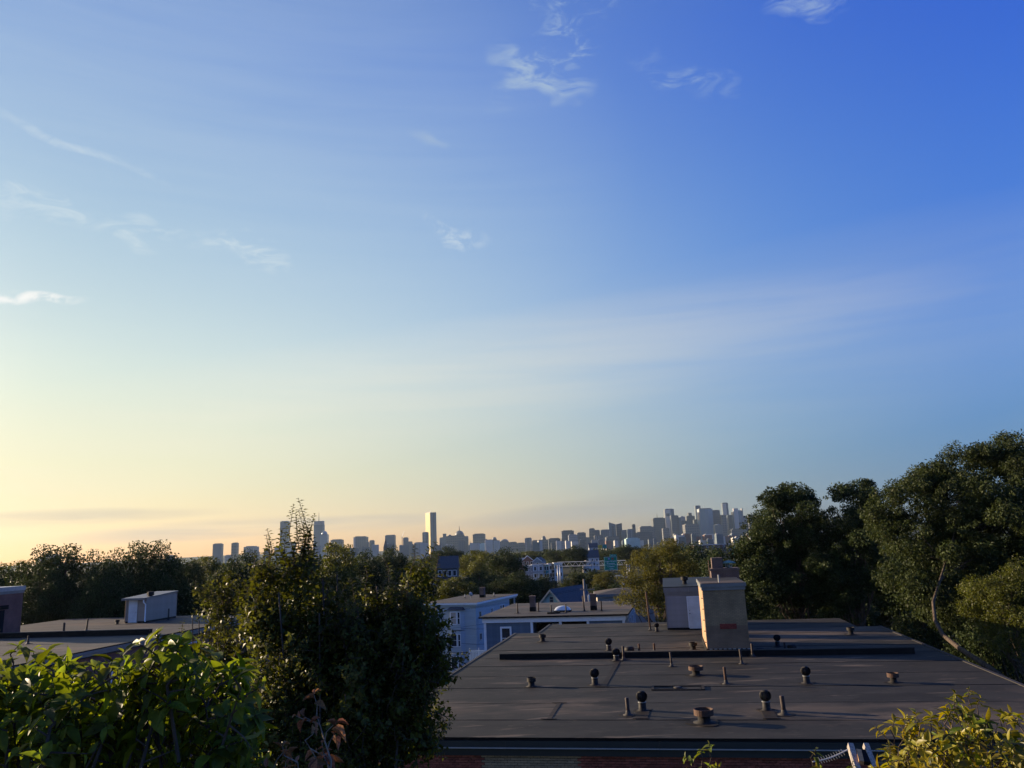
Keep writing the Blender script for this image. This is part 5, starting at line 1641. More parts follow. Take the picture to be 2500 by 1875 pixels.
for px, py, d, w, h, m, lab in [(1465, 1335, 700, 3.9, 3.2, M_YELSIGN, 'distant yellow road sign left of a teal one above the trees'), (1476.5, 1334, 700, 3.5, 3.6, M_TEALSIGN, 'distant teal road sign right of a yellow one above the trees'), (1794, 1345, 260, 1.5, 2.1, M_TEALSIGN, 'teal road sign at the left edge of the dark right hand trees')]:
    p = at(px, py, d)
    o = thing('road_sign', lab, 'road sign', p)
    B(-w / 2, w / 2, -.05, .05, -h / 2, h / 2).build('panel', m, o)
    for x in (-w / 3, w / 3):
        MB().tube([(x, .2, -h / 2 - 8), (x, .2, h / 2)], [.12, .12], 6).build('post', M_STEEL, o)
# cars
def car(p, rz, m, label):
    o = thing('car', label, 'car', p, rz, 'cars on the highway')
    prof = [(-2.2, .35), (-2.25, .75), (-1.9, .9), (-1.3, .95), (-.75, 1.42), (.75, 1.45), (1.45, .98), (2.1, .88), (2.25, .6), (2.2, .35)]
    mb = MB()
    n = len(prof)
    for y in (-.88, .88):
        for x, z in prof:
            mb.v.append((x, y * (.82 if z > 1.2 else 1), z))
    mb.f = [tuple(range(n)), tuple(range(2 * n - 1, n - 1, -1))] + [(i, i + n, (i + 1) % n + n, (i + 1) % n) for i in range(n)]
    mb.build('body', m, o)
    for y in (-1, 1):
        MB().add([(-1.15, y * .86, 1.0), (1.2, y * .86, 1.0), (.7, y * .76, 1.38), (-.68, y * .76, 1.36)], [(0, 1, 2, 3)] if y < 0 else [(3, 2, 1, 0)]).build('side_glass', M_GLASS, o)
        for x in (-1.35, 1.4):
            w_ = MB().lathe([(.33, -.1), (.34, -.05), (.34, .05), (.33, .1)], 14).build('wheel', M_BLACK, o, True, (x, y * .82, .34))
            w_.rotation_euler = (math.pi / 2, 0, 0)
    B(-2.28, -2.2, -.8, -.5, .6, .78).build('headlight', M_WHITE, o)
    B(-2.28, -2.2, .5, .8, .6, .78).build('headlight', M_WHITE, o)
CW, CG, CD = mat('car_white', (.6, .62, .64), .3, .03, 1, .6), mat('car_grey', (.18, .2, .23), .3, .03, 1, .6), mat('car_dark', (.04, .045, .055), .3, .03, 1, .6)
ca = math.atan2(hd.y, hd.x)
for px, o, m, lab in [(1497, -9, CG, 'grey car in front on the highway below the green sign'), (1506, -5, CW, 'white car behind the grey car on the highway'), (1514, -11, CD, 'dark car following on the highway below the green sign'),
                      (1532, -8, CG, 'grey car on the highway beside the olive tree'), (1545, -4, CD, 'dark car further right on the highway, partly behind the olive tree'), (1450, -9, CW, 'white car on the highway left of the bushes')]:
    best = min(range(0, int(LEN)), key=lambda t: abs((Vector(hp(t, o, ZH)).x / Vector(hp(t, o, ZH)).y) - (ray(px, 1412).x / ray(px, 1412).y)))
    car(hp(best, o, ZH + .01), ca + .0, m, lab)

# ------------------------------------------------------------------ trees of the middle distance
def proto_tree(seed, nclump, nleaf, size, mleaf, shape=(1, 1, 1), h=15.0, w=10.0, trunk=.3, cr=1.5, base=.22):
    rng = np.random.default_rng(seed)
    cs, rs_ = [], []
    cz, rz_ = h * (base + (1 - base) / 2), h * (1 - base) / 2
    for i in range(nclump):
        d = rand_dirs(rng, 1)[0]
        r = .35 + .6 * rng.random() ** .45
        z = d[2] * r
        k = 1.0
        cs.append((d[0] * r * w / 2 * k, d[1] * r * w / 2 * k, cz + z * rz_))
        rs_.append(cr * rng.uniform(.6, 1.3))
    crown = crown_leaves(rng, cs, rs_, nleaf, size)
    crown.materials.append(mleaf)
    mb = MB()
    path = [(0, 0, -.5), (.1, 0, h * .3), (-.1, .1, h * .6), (0, 0, h * .9)]
    mb.tube(path, [trunk, trunk * .8, trunk * .5, trunk * .15], 8)
    limbs(mb, rng, cs[:26], path, None, trunk * .4, 3)
    tk = mb.mesh('trunk')
    tk.materials.append(M_BARK)
    co = np.empty(len(crown.vertices) * 3, np.float32)
    crown.vertices.foreach_get('co', co)
    co = co.reshape(-1, 3)
    h = float(np.percentile(co[:, 2], 99.6))
    w = float(np.percentile(np.abs(co[:, 0]), 98.5) * 2)
    return crown, tk, h, w
PR = {
    'dark': proto_tree(1, 120, 17000, .36, M_LEAFDK, cr=1.25),
    'green': proto_tree(2, 110, 17000, .36, M_LEAF, cr=1.3),
    'light': proto_tree(3, 100, 15000, .34, M_LEAFLT, cr=1.3),
    'olive': proto_tree(4, 100, 15000, .34, M_LEAFOL, cr=1.3),
    'maple': proto_tree(5, 190, 52000, .22, M_LEAFDK, cr=1.0, base=.10),
}
trng = random.Random(21)
def tree_at(px, pt, wpx, d, kind, label, group=None, zg=None, name='tree', cat='tree'):
    crown, tk, h, w = PR[kind]
    p = at(px, pt, d)
    z0 = hgt(p.x, d) - .2 if zg is None else zg
    hh = p.z - z0
    ww = wpx / FPX * d * 1.02
    o = thing(name, label, cat, (p.x, d, z0), trng.uniform(0, 6.28), group)
    o.scale = (ww / w, ww / w, hh / h)
    link('crown', crown, None, o)
    link('trunk', tk, None, o)
    return o
tree_at(165, 1342, 210, 98, 'maple', 'left of two dark round maples behind the left roof')
tree_at(345, 1334, 190, 98, 'maple', 'right of two dark round maples behind the left roof')
tree_at(100, 1400, 130, 92, 'maple', 'low dark tree spilling over the left roof by the brown bulkhead')
tree_at(255, 1385, 150, 92, 'maple', 'dark tree filling the gap between the two round maples', zg=24)
tree_at(30, 1374, 130, 190, 'green', 'hazy round tree at the left edge of the picture')
tree_at(75, 1385, 90, 200, 'dark', 'dark tree beside the hazy round tree at the left edge')
tree_at(-20, 1385, 110, 170, 'dark', 'dark tree cut by the left edge of the picture')
tree_at(450, 1368, 110, 180, 'light', 'light green tree right of the dark maples')
tree_at(510, 1362, 110, 200, 'green', 'green tree behind the light one, right of the dark maples')
tree_at(560, 1368, 90, 150, 'dark', 'dark tree left of the tall leaning tree')
tree_at(610, 1352, 110, 165, 'dark', 'dark tree half behind the tall leaning tree')
tree_at(440, 1440, 140, 100, 'dark', 'low dark tree right of the tan shed')
tree_at(520, 1450, 120, 105, 'green', 'low green tree behind the left roof corner')
tree_at(700, 1362, 150, 150, 'dark', 'dark tree behind the middle of the leaning tree')
tree_at(820, 1330, 120, 145, 'green', 'tree with feathery top above the leaning tree')
tree_at(880, 1352, 110, 170, 'dark', 'dark tree right of the feathery tree')
tree_at(945, 1342, 100, 200, 'dark', 'dark tree in front of the church steeple')
tree_at(1010, 1375, 100, 170, 'dark', 'dark tree behind the right shoulder of the leaning tree')
tree_at(1095, 1336, 78, 400, 'dark', 'dark tree under the domed office tower')
tree_at(1065, 1352, 60, 420, 'dark', 'small dark tree left of the one under the domed tower')
tree_at(1160, 1345, 90, 330, 'green', 'green tree right of the dark roofed dormer house')
tree_at(1190, 1350, 80, 280, 'green', 'green tree left of the tall dark tree')
tree_at(1230, 1343, 92, 210, 'dark', 'tall dark tree left of the far row of houses')
tree_at(1110, 1412, 120, 180, 'green', 'low green tree behind the light blue house')
tree_at(1170, 1395, 110, 190, 'dark', 'dark tree behind the light blue house chimney')
tree_at(1255, 1400, 110, 175, 'dark', 'low dark tree behind the left chimney of the slate blue house')
tree_at(1290, 1346, 70, 620, 'green', 'green tree beyond the far row of houses')
tree_at(1255, 1352, 60, 560, 'dark', 'distant dark tree just left of the far row')
tree_at(1330, 1342, 60, 640, 'dark', 'distant dark tree behind the far row')
tree_at(1358, 1344, 56, 440, 'light', 'rounded light tree left of a dark one beyond the gantry')
tree_at(1400, 1333, 58, 430, 'dark', 'rounded dark tree right of a light one beyond the gantry')
tree_at(1332, 1406, 52, 185, 'light', 'small sunlit light green tree below the far row of houses')
tree_at(1290, 1418, 70, 180, 'dark', 'dark bush left of the small sunlit tree')
tree_at(1398, 1398, 62, 190, 'light', 'round yellow green bush right of the gantry legs')
tree_at(1440, 1392, 70, 230, 'dark', 'dark bush right of the round yellow green bush')
tree_at(1475, 1398, 60, 215, 'olive', 'olive bush below the green highway sign')
tree_at(1450, 1432, 60, 160, 'dark', 'low dark bush behind the utility pole')
tree_at(1500, 1428, 80, 165, 'dark', 'dark bush behind the low pale building')
tree_at(1460, 1342, 60, 560, 'green', 'green tree behind the white house by the gantry')
tree_at(1500, 1338, 60, 520, 'dark', 'dark tree behind the green highway sign')
tree_at(1535, 1330, 70, 480, 'dark', 'dark tree left of the olive locust tree')
tree_at(1425, 1345, 50, 600, 'dark', 'distant dark tree between the rounded trees and the white house')
tree_at(1640, 1335, 110, 210, 'green', 'green tree behind the grey shed')
tree_at(1700, 1330, 110, 200, 'dark', 'dark tree behind the brick chimney')
tree_at(1760, 1345, 110, 150, 'dark', 'dark tree right of the green chimney cap')
tree_at(1660, 1375, 110, 120, 'olive', 'olive green tree low behind the grey shed')
tree_at(1740, 1400, 130, 110, 'dark', 'low dark tree behind the brick bulkhead')
for px, pt, w_, d, lab in [(1860, 1330, 160, 110, 'shaded tree behind the left side of the dense maple'), (1980, 1360, 170, 115, 'shaded tree behind the trunk of the dense maple'), (2100, 1330, 170, 105, 'shaded tree behind the dark narrow maple'), (2220, 1330, 170, 100, 'shaded tree behind the left side of the big oak'), (2340, 1330, 180, 95, 'shaded tree behind the middle of the big oak'), (2460, 1330, 170, 90, 'shaded tree behind the right side of the big oak'), (2540, 1400, 170, 70, 'shaded tree cut by the right edge of the picture'), (2400, 1470, 150, 62, 'low shaded tree behind the leaning oak trunk'), (2250, 1470, 140, 72, 'low shaded tree at the right rear corner of the roof'), (1900, 1440, 130, 82, 'low shaded tree just right of the brick bulkhead'), (2060, 1450, 140, 80, 'low shaded tree at the middle of the rear roof edge')]:
    tree_at(px, pt, w_, d, 'dark', lab, 'understorey trees behind the right hand trees')
# belt of treetops over the flat land up to the city, told apart only as a mass
rngf = np.random.default_rng(77)
cs, rr = [], []
for i in range(2300):
    d = 520 * (8.5 ** rngf.random())
    x = d * rngf.uniform(-.85, .85)
    z = hgt(x, d)
    if abs((Vector((x, d)) - HA[0]).dot(hn)) < 60:
        continue
    r = rngf.uniform(3.5, 6.5)
    top = rngf.uniform(8, 14)
    for k in range(3):
        cs.append((x + rngf.normal() * 3, d + rngf.normal() * 3, z + top - r * .8 - k * 3.0))
        rr.append(r)
me = crown_leaves(rngf, cs, rr, 170000, 1.6, name='treetops')
tag(link('distant_woods', me, M_LEAFDK), 'belt of distant treetops between the houses and the city', 'woods', kind='stuff')
rngf = np.random.default_rng(78)
cs, rr = [], []
for i in range(700):
    d = rngf.uniform(150, 520)
    x = d * rngf.uniform(-.8, .8)
    if abs((Vector((x, d)) - HA[0]).dot(hn)) < 24:
        continue
    cs.append((x, d, hgt(x, d) + rngf.uniform(.3, 2.2)))
    rr.append(rngf.uniform(1.8, 3.8))
me = crown_leaves(rngf, cs, rr, 60000, .7, name='undergrowth')
tag(link('undergrowth', me, M_LEAFDK), 'low undergrowth and hedges covering the ground between the houses', 'shrubs', kind='stuff')

# ------------------------------------------------------------------ individual nearer trees
def ell(px, py, d, rxp, rzp, ry=None):
    c = at(px, py, d)
    k = d / FPX
    return (c, rxp * k, ry or rxp * k, rzp * k)
# olive locust behind the far roof edge
env_tree('locust_tree', 'feathery olive green locust tree behind the far edge of the big roof',
         [ell(1620, 1370, 78, 65, 48), ell(1570, 1400, 78, 45, 48), ell(1560, 1465, 75, 45, 45), ell(1655, 1420, 80, 50, 60), ell(1600, 1480, 76, 45, 40), ell(1530, 1440, 76, 28, 34)],
         (at(1592, 1500, 77).x, 77, 27.5), M_LEAFOL, M_BARK, 95, .62, 26000, .17, 31, .2, nlimb=60, lr=.09, asp=.4)
# right hand trees
env_tree('maple_tree', 'dense dark maple right of the brick bulkhead, first of the right hand trees',
         [ell(1925, 1290, 74, 90, 85), ell(1870, 1370, 74, 70, 80), ell(1960, 1400, 72, 85, 90), ell(1985, 1260, 76, 45, 55), ell(1850, 1440, 72, 50, 60), ell(1930, 1225, 74, 50, 32)],
         (at(1975, 1500, 73).x, 73, 27.5), M_LEAFDK, M_BARK, 160, .82, 66000, .20, 32, .3, nlimb=70)
env_tree('maple_tree', 'dark narrow maple wedged between the dense maple and the big pale oak',
         [ell(2085, 1260, 72, 60, 70), ell(2095, 1360, 70, 70, 90), ell(2120, 1205, 74, 35, 28), ell(2060, 1440, 70, 70, 70), ell(2140, 1300, 72, 50, 80), ell(2035, 1330, 72, 45, 75), ell(2030, 1430, 70, 60, 80)],
         (at(2090, 1500, 71).x, 71, 27.5), M_LEAFDK, M_BARK, 130, .8, 56000, .20, 33, .28, nlimb=50)
tb = onz(2475, 1665, 36.5)
env_tree('oak_tree', 'largest tree at the right edge with grey green drooping leaves and leaning trunk',
         [ell(2250, 1290, 52, 110, 110), ell(2390, 1180, 54, 120, 95), ell(2430, 1300, 50, 120, 130), ell(2330, 1380, 50, 95, 85), ell(2230, 1200, 54, 60, 40), ell(2460, 1110, 54, 70, 45), ell(2170, 1250, 52, 45, 60), ell(2270, 1440, 48, 55, 45), ell(2520, 1200, 52, 80, 120), ell(2215, 1390, 50, 60, 60), ell(2400, 1420, 52, 90, 60), ell(2320, 1480, 54, 80, 45), ell(2480, 1480, 54, 80, 60), ell(2360, 1300, 54, 90, 80), ell(2300, 1180, 55, 70, 50)],
         (tb.x + 1.5, tb.y - 1, 27.5), M_LEAFLT, M_BARK, 420, .72, 150000, .185, 34, .17,
         path=[at(2560, 1900, 34), at(2475, 1674, 37.5), at(2400, 1620, 39.5), at(2342, 1582, 41.5), at(2302, 1550, 43.5), at(2283, 1515, 45), at(2278, 1470, 46), at(2310, 1370, 49), at(2345, 1250, 52), at(2385, 1150, 53)], nlimb=34, asp=.42, droop=.7, lr=.05, lo_t=.72)
env_tree('ash_tree', 'yellow green tree low at the right edge below the big oak',
         [ell(2430, 1480, 40, 75, 55), ell(2480, 1560, 38, 60, 60), ell(2400, 1440, 42, 45, 30), ell(2520, 1440, 40, 60, 60)],
         (at(2560, 1600, 40).x, 40, 27.5), M_LEAF, M_BARK, 80, .5, 26000, .11, 35, .16, nlimb=30, asp=.45)
# the near tree left of the centre: upright shoots with leaves set along them
def shoot_tree(name, label, ells, shoots, base, mleaf, nshoot, size, seed, depth, slen=.75, nfill=0):
    rng = np.random.default_rng(seed)
    root = thing(name, label, 'tree', base)
    bz = Vector(base)
    C, D, Nn, Ls = [], [], [], []
    st = MB()
    def shoot(p, q, r=.006, sp=.033, scale=1.0):
        p, q = Vector(p), Vector(q)
        ln_ = (q - p).length
        dirv = (q - p).normalized()
        side = dirv.cross(Vector((rng.normal(), rng.normal(), rng.normal()))).normalized()
        bend = side * ln_ * .12
        n_ = max(int(ln_ / sp), 3)
        for i in range(n_):
            t = (i + rng.random()) / n_
            pt = p.lerp(q, t) + bend * math.sin(math.pi * t)
            ph = i * 2.4 + rng.random()
            o1 = dirv.orthogonal().normalized()
            o2 = dirv.cross(o1)
            out = o1 * math.cos(ph) + o2 * math.sin(ph)
            dd_ = (out * .9 + dirv * .5 + Vector((0, 0, -.25))).normalized()
            C.append(pt - bz)
            D.append(dd_)
            Nn.append((dirv + out * .2 + Vector((0, 0, .6)) + Vector((rng.normal(), rng.normal(), rng.normal())) * .3).normalized())
            Ls.append(size * scale * (1.1 - .5 * t) * rng.uniform(.7, 1.2))
        st.tube([p - bz, p.lerp(q, .5) + bend - bz, q - bz], [r, r * .7, r * .3], 4, cap=False)
    vol = np.array([e[1] * e[3] for e in ells])
    ncl = nshoot // 16
    idx = rng.choice(len(ells), ncl, p=vol / vol.sum())
    for i in idx:
        c, rx, ry, rz = ells[i]
        d = rand_dirs(rng, 1)[0]
        r = .15 + .85 * rng.random() ** .5
        cc_ = Vector((c[0] + d[0] * rx * r, c[1] + d[1] * ry * r, c[2] + d[2] * rz * r))
        main = Vector((d[0] * .7 + rng.normal() * .3, d[1] * .7 + rng.normal() * .3, .55 + rng.normal() * .3)).normalized()
        for k in range(16):
            dirv = (main + Vector((rng.normal(), rng.normal(), rng.normal())) * .45).normalized()
            p = cc_ + Vector((rng.normal(), rng.normal(), rng.normal())) * .13
            shoot(p - dirv * slen * .25, p + dirv * slen * .75 * rng.uniform(.4, 1.1))
    for (p, q) in shoots:
        shoot(p, q, .01, .02)
    if nfill:
        fi = rng.choice(len(ells), nfill, p=vol / vol.sum())
        for i in fi:
            c, rx, ry, rz = ells[i]
            d = rand_dirs(rng, 1)[0] * rng.random() ** .45 * .92
            C.append(Vector((c[0] + d[0] * rx, c[1] + d[1] * ry * .8, c[2] + d[2] * rz)) - bz)
            D.append(Vector((rng.normal(), rng.normal(), rng.normal() - .5)).normalized())
            Nn.append(Vector((rng.normal() * .6, rng.normal() * .6, 1)).normalized())
            Ls.append(size * rng.uniform(.6, 1.1))
    A = lambda L_: np.array([tuple(v) for v in L_])
    Ls = np.array(Ls)
    me = leaf_mesh('crown', A(C), A(D), A(Nn), Ls, Ls * .62, .15)
    link('crown', me, mleaf, root)
    tag(st.build('twigs', M_BARK, root), kind='stuff')
    return root, len(C)
D0 = 13.0
els = [ell(740, 1510, D0, 105, 90, .8), ell(690, 1650, D0, 110, 110, .9), ell(850, 1600, D0, 130, 100, .9), ell(990, 1500, D0, 80, 80, .8), ell(1000, 1620, D0, 80, 110, .8), ell(850, 1760, D0, 170, 120, 1.0), ell(665, 1430, D0, 50, 50, .5), ell(735, 1400, D0, 45, 60, .5),
       ell(1015, 1415, D0, 45, 40, .5), ell(600, 1770, D0, 80, 120, .9), ell(1010, 1780, D0, 70, 100, .8), ell(640, 1530, D0, 45, 50, .6), ell(820, 1525, D0, 60, 40, .6), ell(940, 1490, D0, 40, 40, .5), ell(800, 1850, D0, 220, 100, .9), ell(900, 1670, D0, 150, 110, .9), ell(795, 1490, D0, 50, 40, .5), ell(870, 1560, D0, 70, 55, .7), ell(630, 1490, D0, 40, 40, .5), ell(965, 1520, D0, 50, 50, .6), ell(1060, 1600, D0, 40, 80, .5)]
shs = []
for (x0, y0, x1, y1, k) in [(735, 1380, 728, 1215, 3), (700, 1400, 722, 1250, 2), (760, 1390, 768, 1255, 2), (700, 1380, 690, 1290, 2), (655, 1400, 652, 1290, 2), (640, 1420, 655, 1320, 2), (615, 1450, 640, 1390, 1), (1020, 1400, 1065, 1320, 2), (1000, 1400, 1010, 1330, 1), (1060, 1420, 1072, 1350, 1),
                            (950, 1420, 935, 1360, 1), (890, 1440, 890, 1375, 1), (580, 1470, 585, 1440, 1), (1060, 1580, 1110, 1540, 2), (1070, 1660, 1105, 1650, 2), (1060, 1520, 1100, 1510, 2), (1060, 1740, 1100, 1735, 2), (760, 1400, 752, 1290, 2), (720, 1400, 742, 1270, 2)]:
    for j in range(k):
        jx = trng.uniform(-9, 9) * (j > 0)
        shs.append((at(x0 + jx, y0, D0 + trng.uniform(-.3, .3)), at(x1 + jx * 1.5, y1 + j * 14, D0 + trng.uniform(-.2, .2))))
nb_ = at(830, 1875, D0)
lt, nl = shoot_tree('hornbeam_tree', 'tall leafy tree with upright tip standing left of the picture centre', els, shs, (nb_.x, D0, 33.0), M_LEAF, 2900, .11, 41, D0, .46, 15000)
mb = MB()
rngt = np.random.default_rng(9)
for i in range(26):
    px = 700 + 330 * (i / 25)
    q = at(px + rngt.normal() * 25, rngt.uniform(1400, 1560), D0 + rngt.normal() * .3)
    a0 = Vector((nb_.x + rngt.normal() * .25, D0 + rngt.normal() * .25, 33.0))
    pts = [a0 - Vector((nb_.x, D0, 33)), a0.lerp(q, .45) + Vector((rngt.normal() * .1, 0, -.2)) - Vector((nb_.x, D0, 33)), q - Vector((nb_.x, D0, 33))]
    mb.tube(pts, [.06, .035, .012], 6)
mb.build('trunk', M_BARK, lt, True)
els2 = [ell(520, 1490, 14.5, 38, 70, .5), ell(510, 1600, 14.5, 60, 70, .6), ell(560, 1640, 14, 60, 90, .6), ell(470, 1690, 14.5, 90, 80, .7), ell(555, 1480, 14.5, 18, 40, .3)]
sh2 = [(at(x0, y0, 14.5), at(x1, y1, 14.5)) for x0, y0, x1, y1 in [(520, 1470, 524, 1415), (545, 1480, 548, 1428), (450, 1560, 447, 1515), (500, 1470, 497, 1440)]]
n2 = at(530, 1850, 14.5)
lt2, _ = shoot_tree('young_tree', 'slim young tree left of the tall leafy tree, in front of the left roof', els2, sh2, (n2.x, 14.5, 33.5), M_LEAF, 520, .095, 42, 14.5, .4, 1500)
mb = MB()
for i in range(7):
    q = at(470 + i * 16, 1500 + 15 * (i % 3), 14.5) - Vector((n2.x, 14.5, 33.5))
    mb.tube([(0.05 * i, 0, 0), (q.x * .5, q.y, q.z * .5), tuple(q)], [.04, .025, .008], 6)
mb.build('trunk', M_BARK, lt2, True)
print('near leaves', nl)

# ------------------------------------------------------------------ foreground shrubs with leaves one can pick apart
def unit_leaf(name, m, wd=.46, droop=.30, fold=.25):
    me = leaf_mesh(name, np.array([[0., 0, 0]]), np.array([[1., 0, 0]]), np.array([[0, 0, 1.]]), 1.0, wd, fold, detail=2)
    me.materials.append(m)
    return me
def basis(d, n_):
    d = d.normalized()
    s = n_.cross(d).normalized()
    n2_ = d.cross(s)
    return Matrix((d, s, n2_)).transposed()
def shrub(name, label, outline, dlo, dhi, nshoot, per, lsize, meshes, seed, base, nobj, spread=1.0, mstem=None, vmax=1990, updir=.8, cat='shrub', joined_mat=None):
    rng = np.random.default_rng(seed)
    root = thing(name, label, cat, base)
    bz = Vector(base)
    xs_ = [o[0] for o in outline]
    ys_ = [o[1] for o in outline]
    L_ = []
    st = MB()
    shoots_ = []
    nbr = max(nshoot // 9, 2)
    for i in range(nbr):
        u = xs_[0] + (xs_[-1] - xs_[0]) * (i + rng.random()) / nbr
        vt = np.interp(u, xs_, ys_)
        f = rng.random() ** 2.2
        v = vt + rng.uniform(-8, 40) + f * (vmax - vt) * .8
        d = rng.uniform(dlo, dhi)
        tip = at(u, v, d)
        foot = Vector((tip.x * .75 + bz.x * .25 + rng.normal() * .1, tip.y + rng.normal() * .15, tip.z - rng.uniform(.5, .9)))
        mid = foot.lerp(tip, .55) + Vector((rng.normal() * .06, rng.normal() * .06, .08))
        st.tube([foot - bz, mid - bz, tip - bz], [.012 * (lsize / .12), .009 * (lsize / .12), .004 * (lsize / .12)], 6, cap=False)
        for k in range(9):
            t = 1 - .75 * (k / 9) ** 1.0
            q = foot.lerp(mid, t / .55) if t < .55 else mid.lerp(tip, (t - .55) / .45)
            o_ = Vector((rng.normal() * .8, rng.normal() * .5, .35 + rng.normal() * .35)).normalized() * rng.uniform(.08, .2) * (lsize / .135) ** .5
            shoots_.append((v, d, q, q + (o_ if k else o_ * .5 + Vector((0, 0, .05)))))
    for (v, d, low, tip) in shoots_:
        ax = (tip - low).normalized()
        st.tube([low - bz, low.lerp(tip, .5) + Vector((rng.normal() * .02, 0, 0)) - bz, tip - bz], [.006 * (lsize / .12), .004 * (lsize / .12), .002 * (lsize / .12)], 5, cap=False)
        for k in range(per):
            t = 1 - .62 * (k / per) ** 1.1
            ph = k * 2.4 + rng.random() * .8
            o1 = ax.orthogonal().normalized()
            o2 = ax.cross(o1)
            out = o1 * math.cos(ph) + o2 * math.sin(ph)
            dd_ = (out * spread + ax * (.25 + .5 * (k < 2)) + Vector((0, 0, rng.uniform(-.55, .25)))).normalized()
            nn_ = (ax * updir + Vector((0, 0, .5)) + Vector((rng.normal(), rng.normal(), rng.normal())) * .25)
            s = lsize * rng.uniform(.45, 1.35) * (.7 if k < 2 else 1)
            p = low.lerp(tip, t)
            L_.append((v + (d - dlo) * 40, p - bz, dd_, nn_, s))
    tag(st.build('stems', mstem or M_BARK, root), kind='stuff')
    L_.sort(key=lambda a: a[0])
    for (_, p, d, n_, s) in L_[:nobj]:
        o = bpy.data.objects.new('leaf', meshes[int(rng.integers(len(meshes)))])
        COL.objects.link(o)
        o.parent = root
        M4 = basis(d, n_).to_4x4() @ Matrix.Diagonal((s, s * rng.uniform(.85, 1.15), s * rng.uniform(.6, 1.5), 1))
        M4.translation = p
        o.matrix_local = M4
    rest = L_[nobj:]
    if rest:
        A = lambda k: np.array([tuple(x[k]) for x in rest])
        dn = A(2)
        me = leaf_mesh('foliage', A(1), dn, A(3), np.array([x[4] for x in rest]), np.array([x[4] * .46 for x in rest]), .25, detail=2)
        tag(link('foliage', me, joined_mat, root), kind='stuff')
    return root
LB = [unit_leaf('leaf', M_LEAFBIG, .44), unit_leaf('leaf', M_LEAFBIG, .52, fold=.10), unit_leaf('leaf', M_LEAFBIG, .38, fold=.4), unit_leaf('leaf', M_LEAFBIG, .47, fold=.28), unit_leaf('leaf', M_LEAFBIG, .34, fold=.55)]
b1 = at(280, 1875, 4.4)
shrub('magnolia_shrub', 'broad leaved bright green shrub filling the bottom left corner',
      [(-80, 1640), (0, 1625), (60, 1610), (110, 1600), (180, 1650), (240, 1660), (300, 1615), (400, 1580), (470, 1590), (540, 1630), (590, 1670), (615, 1720), (625, 1780)], 3.9, 5.0, 620, 6, .108, LB, 51, (b1.x, b1.y, 41.6), 300, joined_mat=M_LEAFBIG)
LY = [unit_leaf('leaf', M_LEAFSUN, .32), unit_leaf('leaf', M_LEAFSUN, .36, fold=.4), unit_leaf('leaf', M_LEAFBIG, .34), unit_leaf('leaf', M_LEAF, .36)]
b2 = at(2330, 1875, 4.2)
shrub('forsythia_shrub', 'yellow lit shrub with narrow leaves in the bottom right corner',
      [(2160, 1800), (2200, 1790), (2240, 1760), (2262, 1725), (2300, 1760), (2350, 1730), (2385, 1705), (2420, 1750), (2470, 1765), (2560, 1790)], 3.8, 4.6, 330, 8, .06, LY, 52, (b2.x, b2.y, 41.6), 300, spread=.75, joined_mat=M_LEAFSUN)
b3 = at(2020, 1900, 4.6)
shrub('young_shoots', 'few small leafy shoots poking up at the bottom edge left of the wooden posts',
      [(1985, 1838), (2000, 1840), (2040, 1850), (2090, 1858)], 4.4, 4.8, 18, 5, .055, [LB[0], LY[0]], 53, (b3.x, b3.y, 41.6), 80, vmax=1900, joined_mat=M_LEAFBIG)
b5 = at(1725, 1900, 4.6)
shrub('leaf_sprig', 'single small leafy sprig at the bottom edge under the rusty drum vent', [(1712, 1848), (1740, 1850)], 4.4, 4.7, 2, 7, .05, [LY[0], LB[0]], 54, (b5.x, b5.y, 41.6), 20, vmax=1880, joined_mat=M_LEAFBIG)
LD = [unit_leaf('leaf', M_LEAFDEAD, .5, fold=.6), unit_leaf('leaf', M_LEAFDEAD, .42, fold=.9)]
b4 = at(700, 1880, 4.4)
shrub('withered_branch', 'withered branch with curled brown leaves at the bottom edge under the tall tree',
      [(640, 1840), (690, 1800), (740, 1760), (780, 1745), (815, 1840)], 4.2, 4.6, 36, 3, .075, LD, 55, (b4.x, b4.y, 41.6), 90, vmax=1880, mstem=M_POLE, joined_mat=M_LEAFDEAD)
# weathered posts with a plank, and the barbed strand tied to them
pp = at(2085, 1890, 6.0)
po = thing('wooden_ladder', 'pair of grey weathered wooden rails with a bright plank between them at the bottom right', 'ladder', (pp.x, pp.y, pp.z - 1.2))
pb = Vector((pp.x, pp.y, pp.z - 1.2))
def rail(p, q, w, t, m, name):
    p, q = Vector(p) - pb, Vector(q) - pb
    d = (q - p).normalized()
    s = Vector((1, 0, 0))
    s = (s - d * s.dot(d)).normalized()
    n_ = d.cross(s)
    c = lambda o, a, b: tuple(o + s * a * w / 2 + n_ * b * t / 2)
    MB().hexa([c(p, -1, -1), c(p, 1, -1), c(p, 1, 1), c(p, -1, 1), c(q, -1, -1), c(q, 1, -1), c(q, 1, 1), c(q, -1, 1)]).build(name, m, po)
rail(at(2125, 1985, 5.7), at(2075.5, 1819, 6.1), .038, .05, M_GREYWOOD, 'rail')
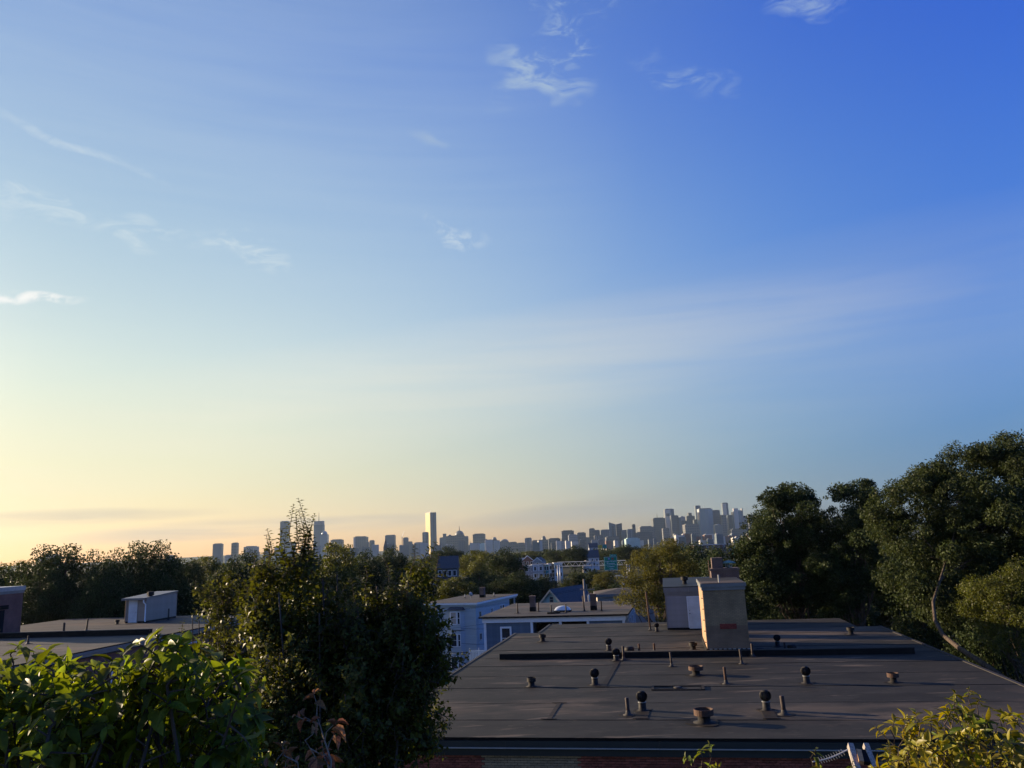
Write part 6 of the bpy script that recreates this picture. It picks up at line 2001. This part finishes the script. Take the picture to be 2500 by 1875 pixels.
rail(at(2175, 1985, 5.7), at(2113, 1819, 6.1), .036, .05, M_GREYWOOD, 'rail')
rail(at(2103, 1862, 5.95), at(2096, 1833, 6.05), .035, .03, M_NEWWOOD, 'plank')
rail(at(2116, 1864, 5.97), at(2111, 1834, 6.07), .045, .03, M_DARK, 'dark_plank')
bs = thing('barbed_strand', 'thin barbed wire strand sagging left from the wooden rails', 'wire', at(1984, 1860, 6.05))
bp0 = at(1984, 1860, 6.05)
pts = []
for i in range(15):
    t = i / 14
    pts.append(at(1984 + 86 * t, 1860 - 30 * t + 5 * math.sin(math.pi * t), 6.05) - bp0)
MB().tube(pts, [.005] * 15, 5).build('wire', M_STEEL, bs)
for i in range(2, 13):
    p = pts[i]
    MB().tube([p + Vector((-.012, 0, .022)), p, p + Vector((.012, 0, -.02))], [.0015, .002, .0015], 4).build('barb', M_STEEL, bs)

# ------------------------------------------------------------------ low hills on the horizon, evening haze
hv, hf = [], []
nh = 90
rh = random.Random(4)
for i in range(nh + 1):
    a = R(-100 + 200 * i / nh)
    z = 34 + 9 * math.sin(i * .23) + 5 * math.sin(i * .71 + 1) + rh.uniform(-1, 1)
    for rr_, zz in ((5600, 7), (5900, z * .8), (6150, z), (6500, z * .7), (6800, 7)):
        hv.append((math.sin(a) * rr_, math.cos(a) * rr_, zz))
for i in range(nh):
    for j in range(4):
        p = i * 5 + j
        hf.append((p, p + 5, p + 6, p + 1))
tag(MB().add(hv, hf).build('hills', M_GROUND, None, True), kind='structure')
hm = bpy.data.materials.new('haze')
hm.use_nodes = True
HN = hm.node_tree.nodes
HN.remove(HN['Principled BSDF'])
pv_ = HN.new('ShaderNodeVolumePrincipled')
pv_.inputs['Color'].default_value = (0.62, 0.82, 1.0, 1)
pv_.inputs['Density'].default_value = 0.000022
pv_.inputs['Anisotropy'].default_value = 0.3
hm.node_tree.links.new(pv_.outputs[0], HN['Material Output'].inputs['Volume'])
tag(B(-7000, 7000, -500, 7000, 2, 300).build('haze', hm), 'thin evening haze over the city', 'haze', kind='stuff')
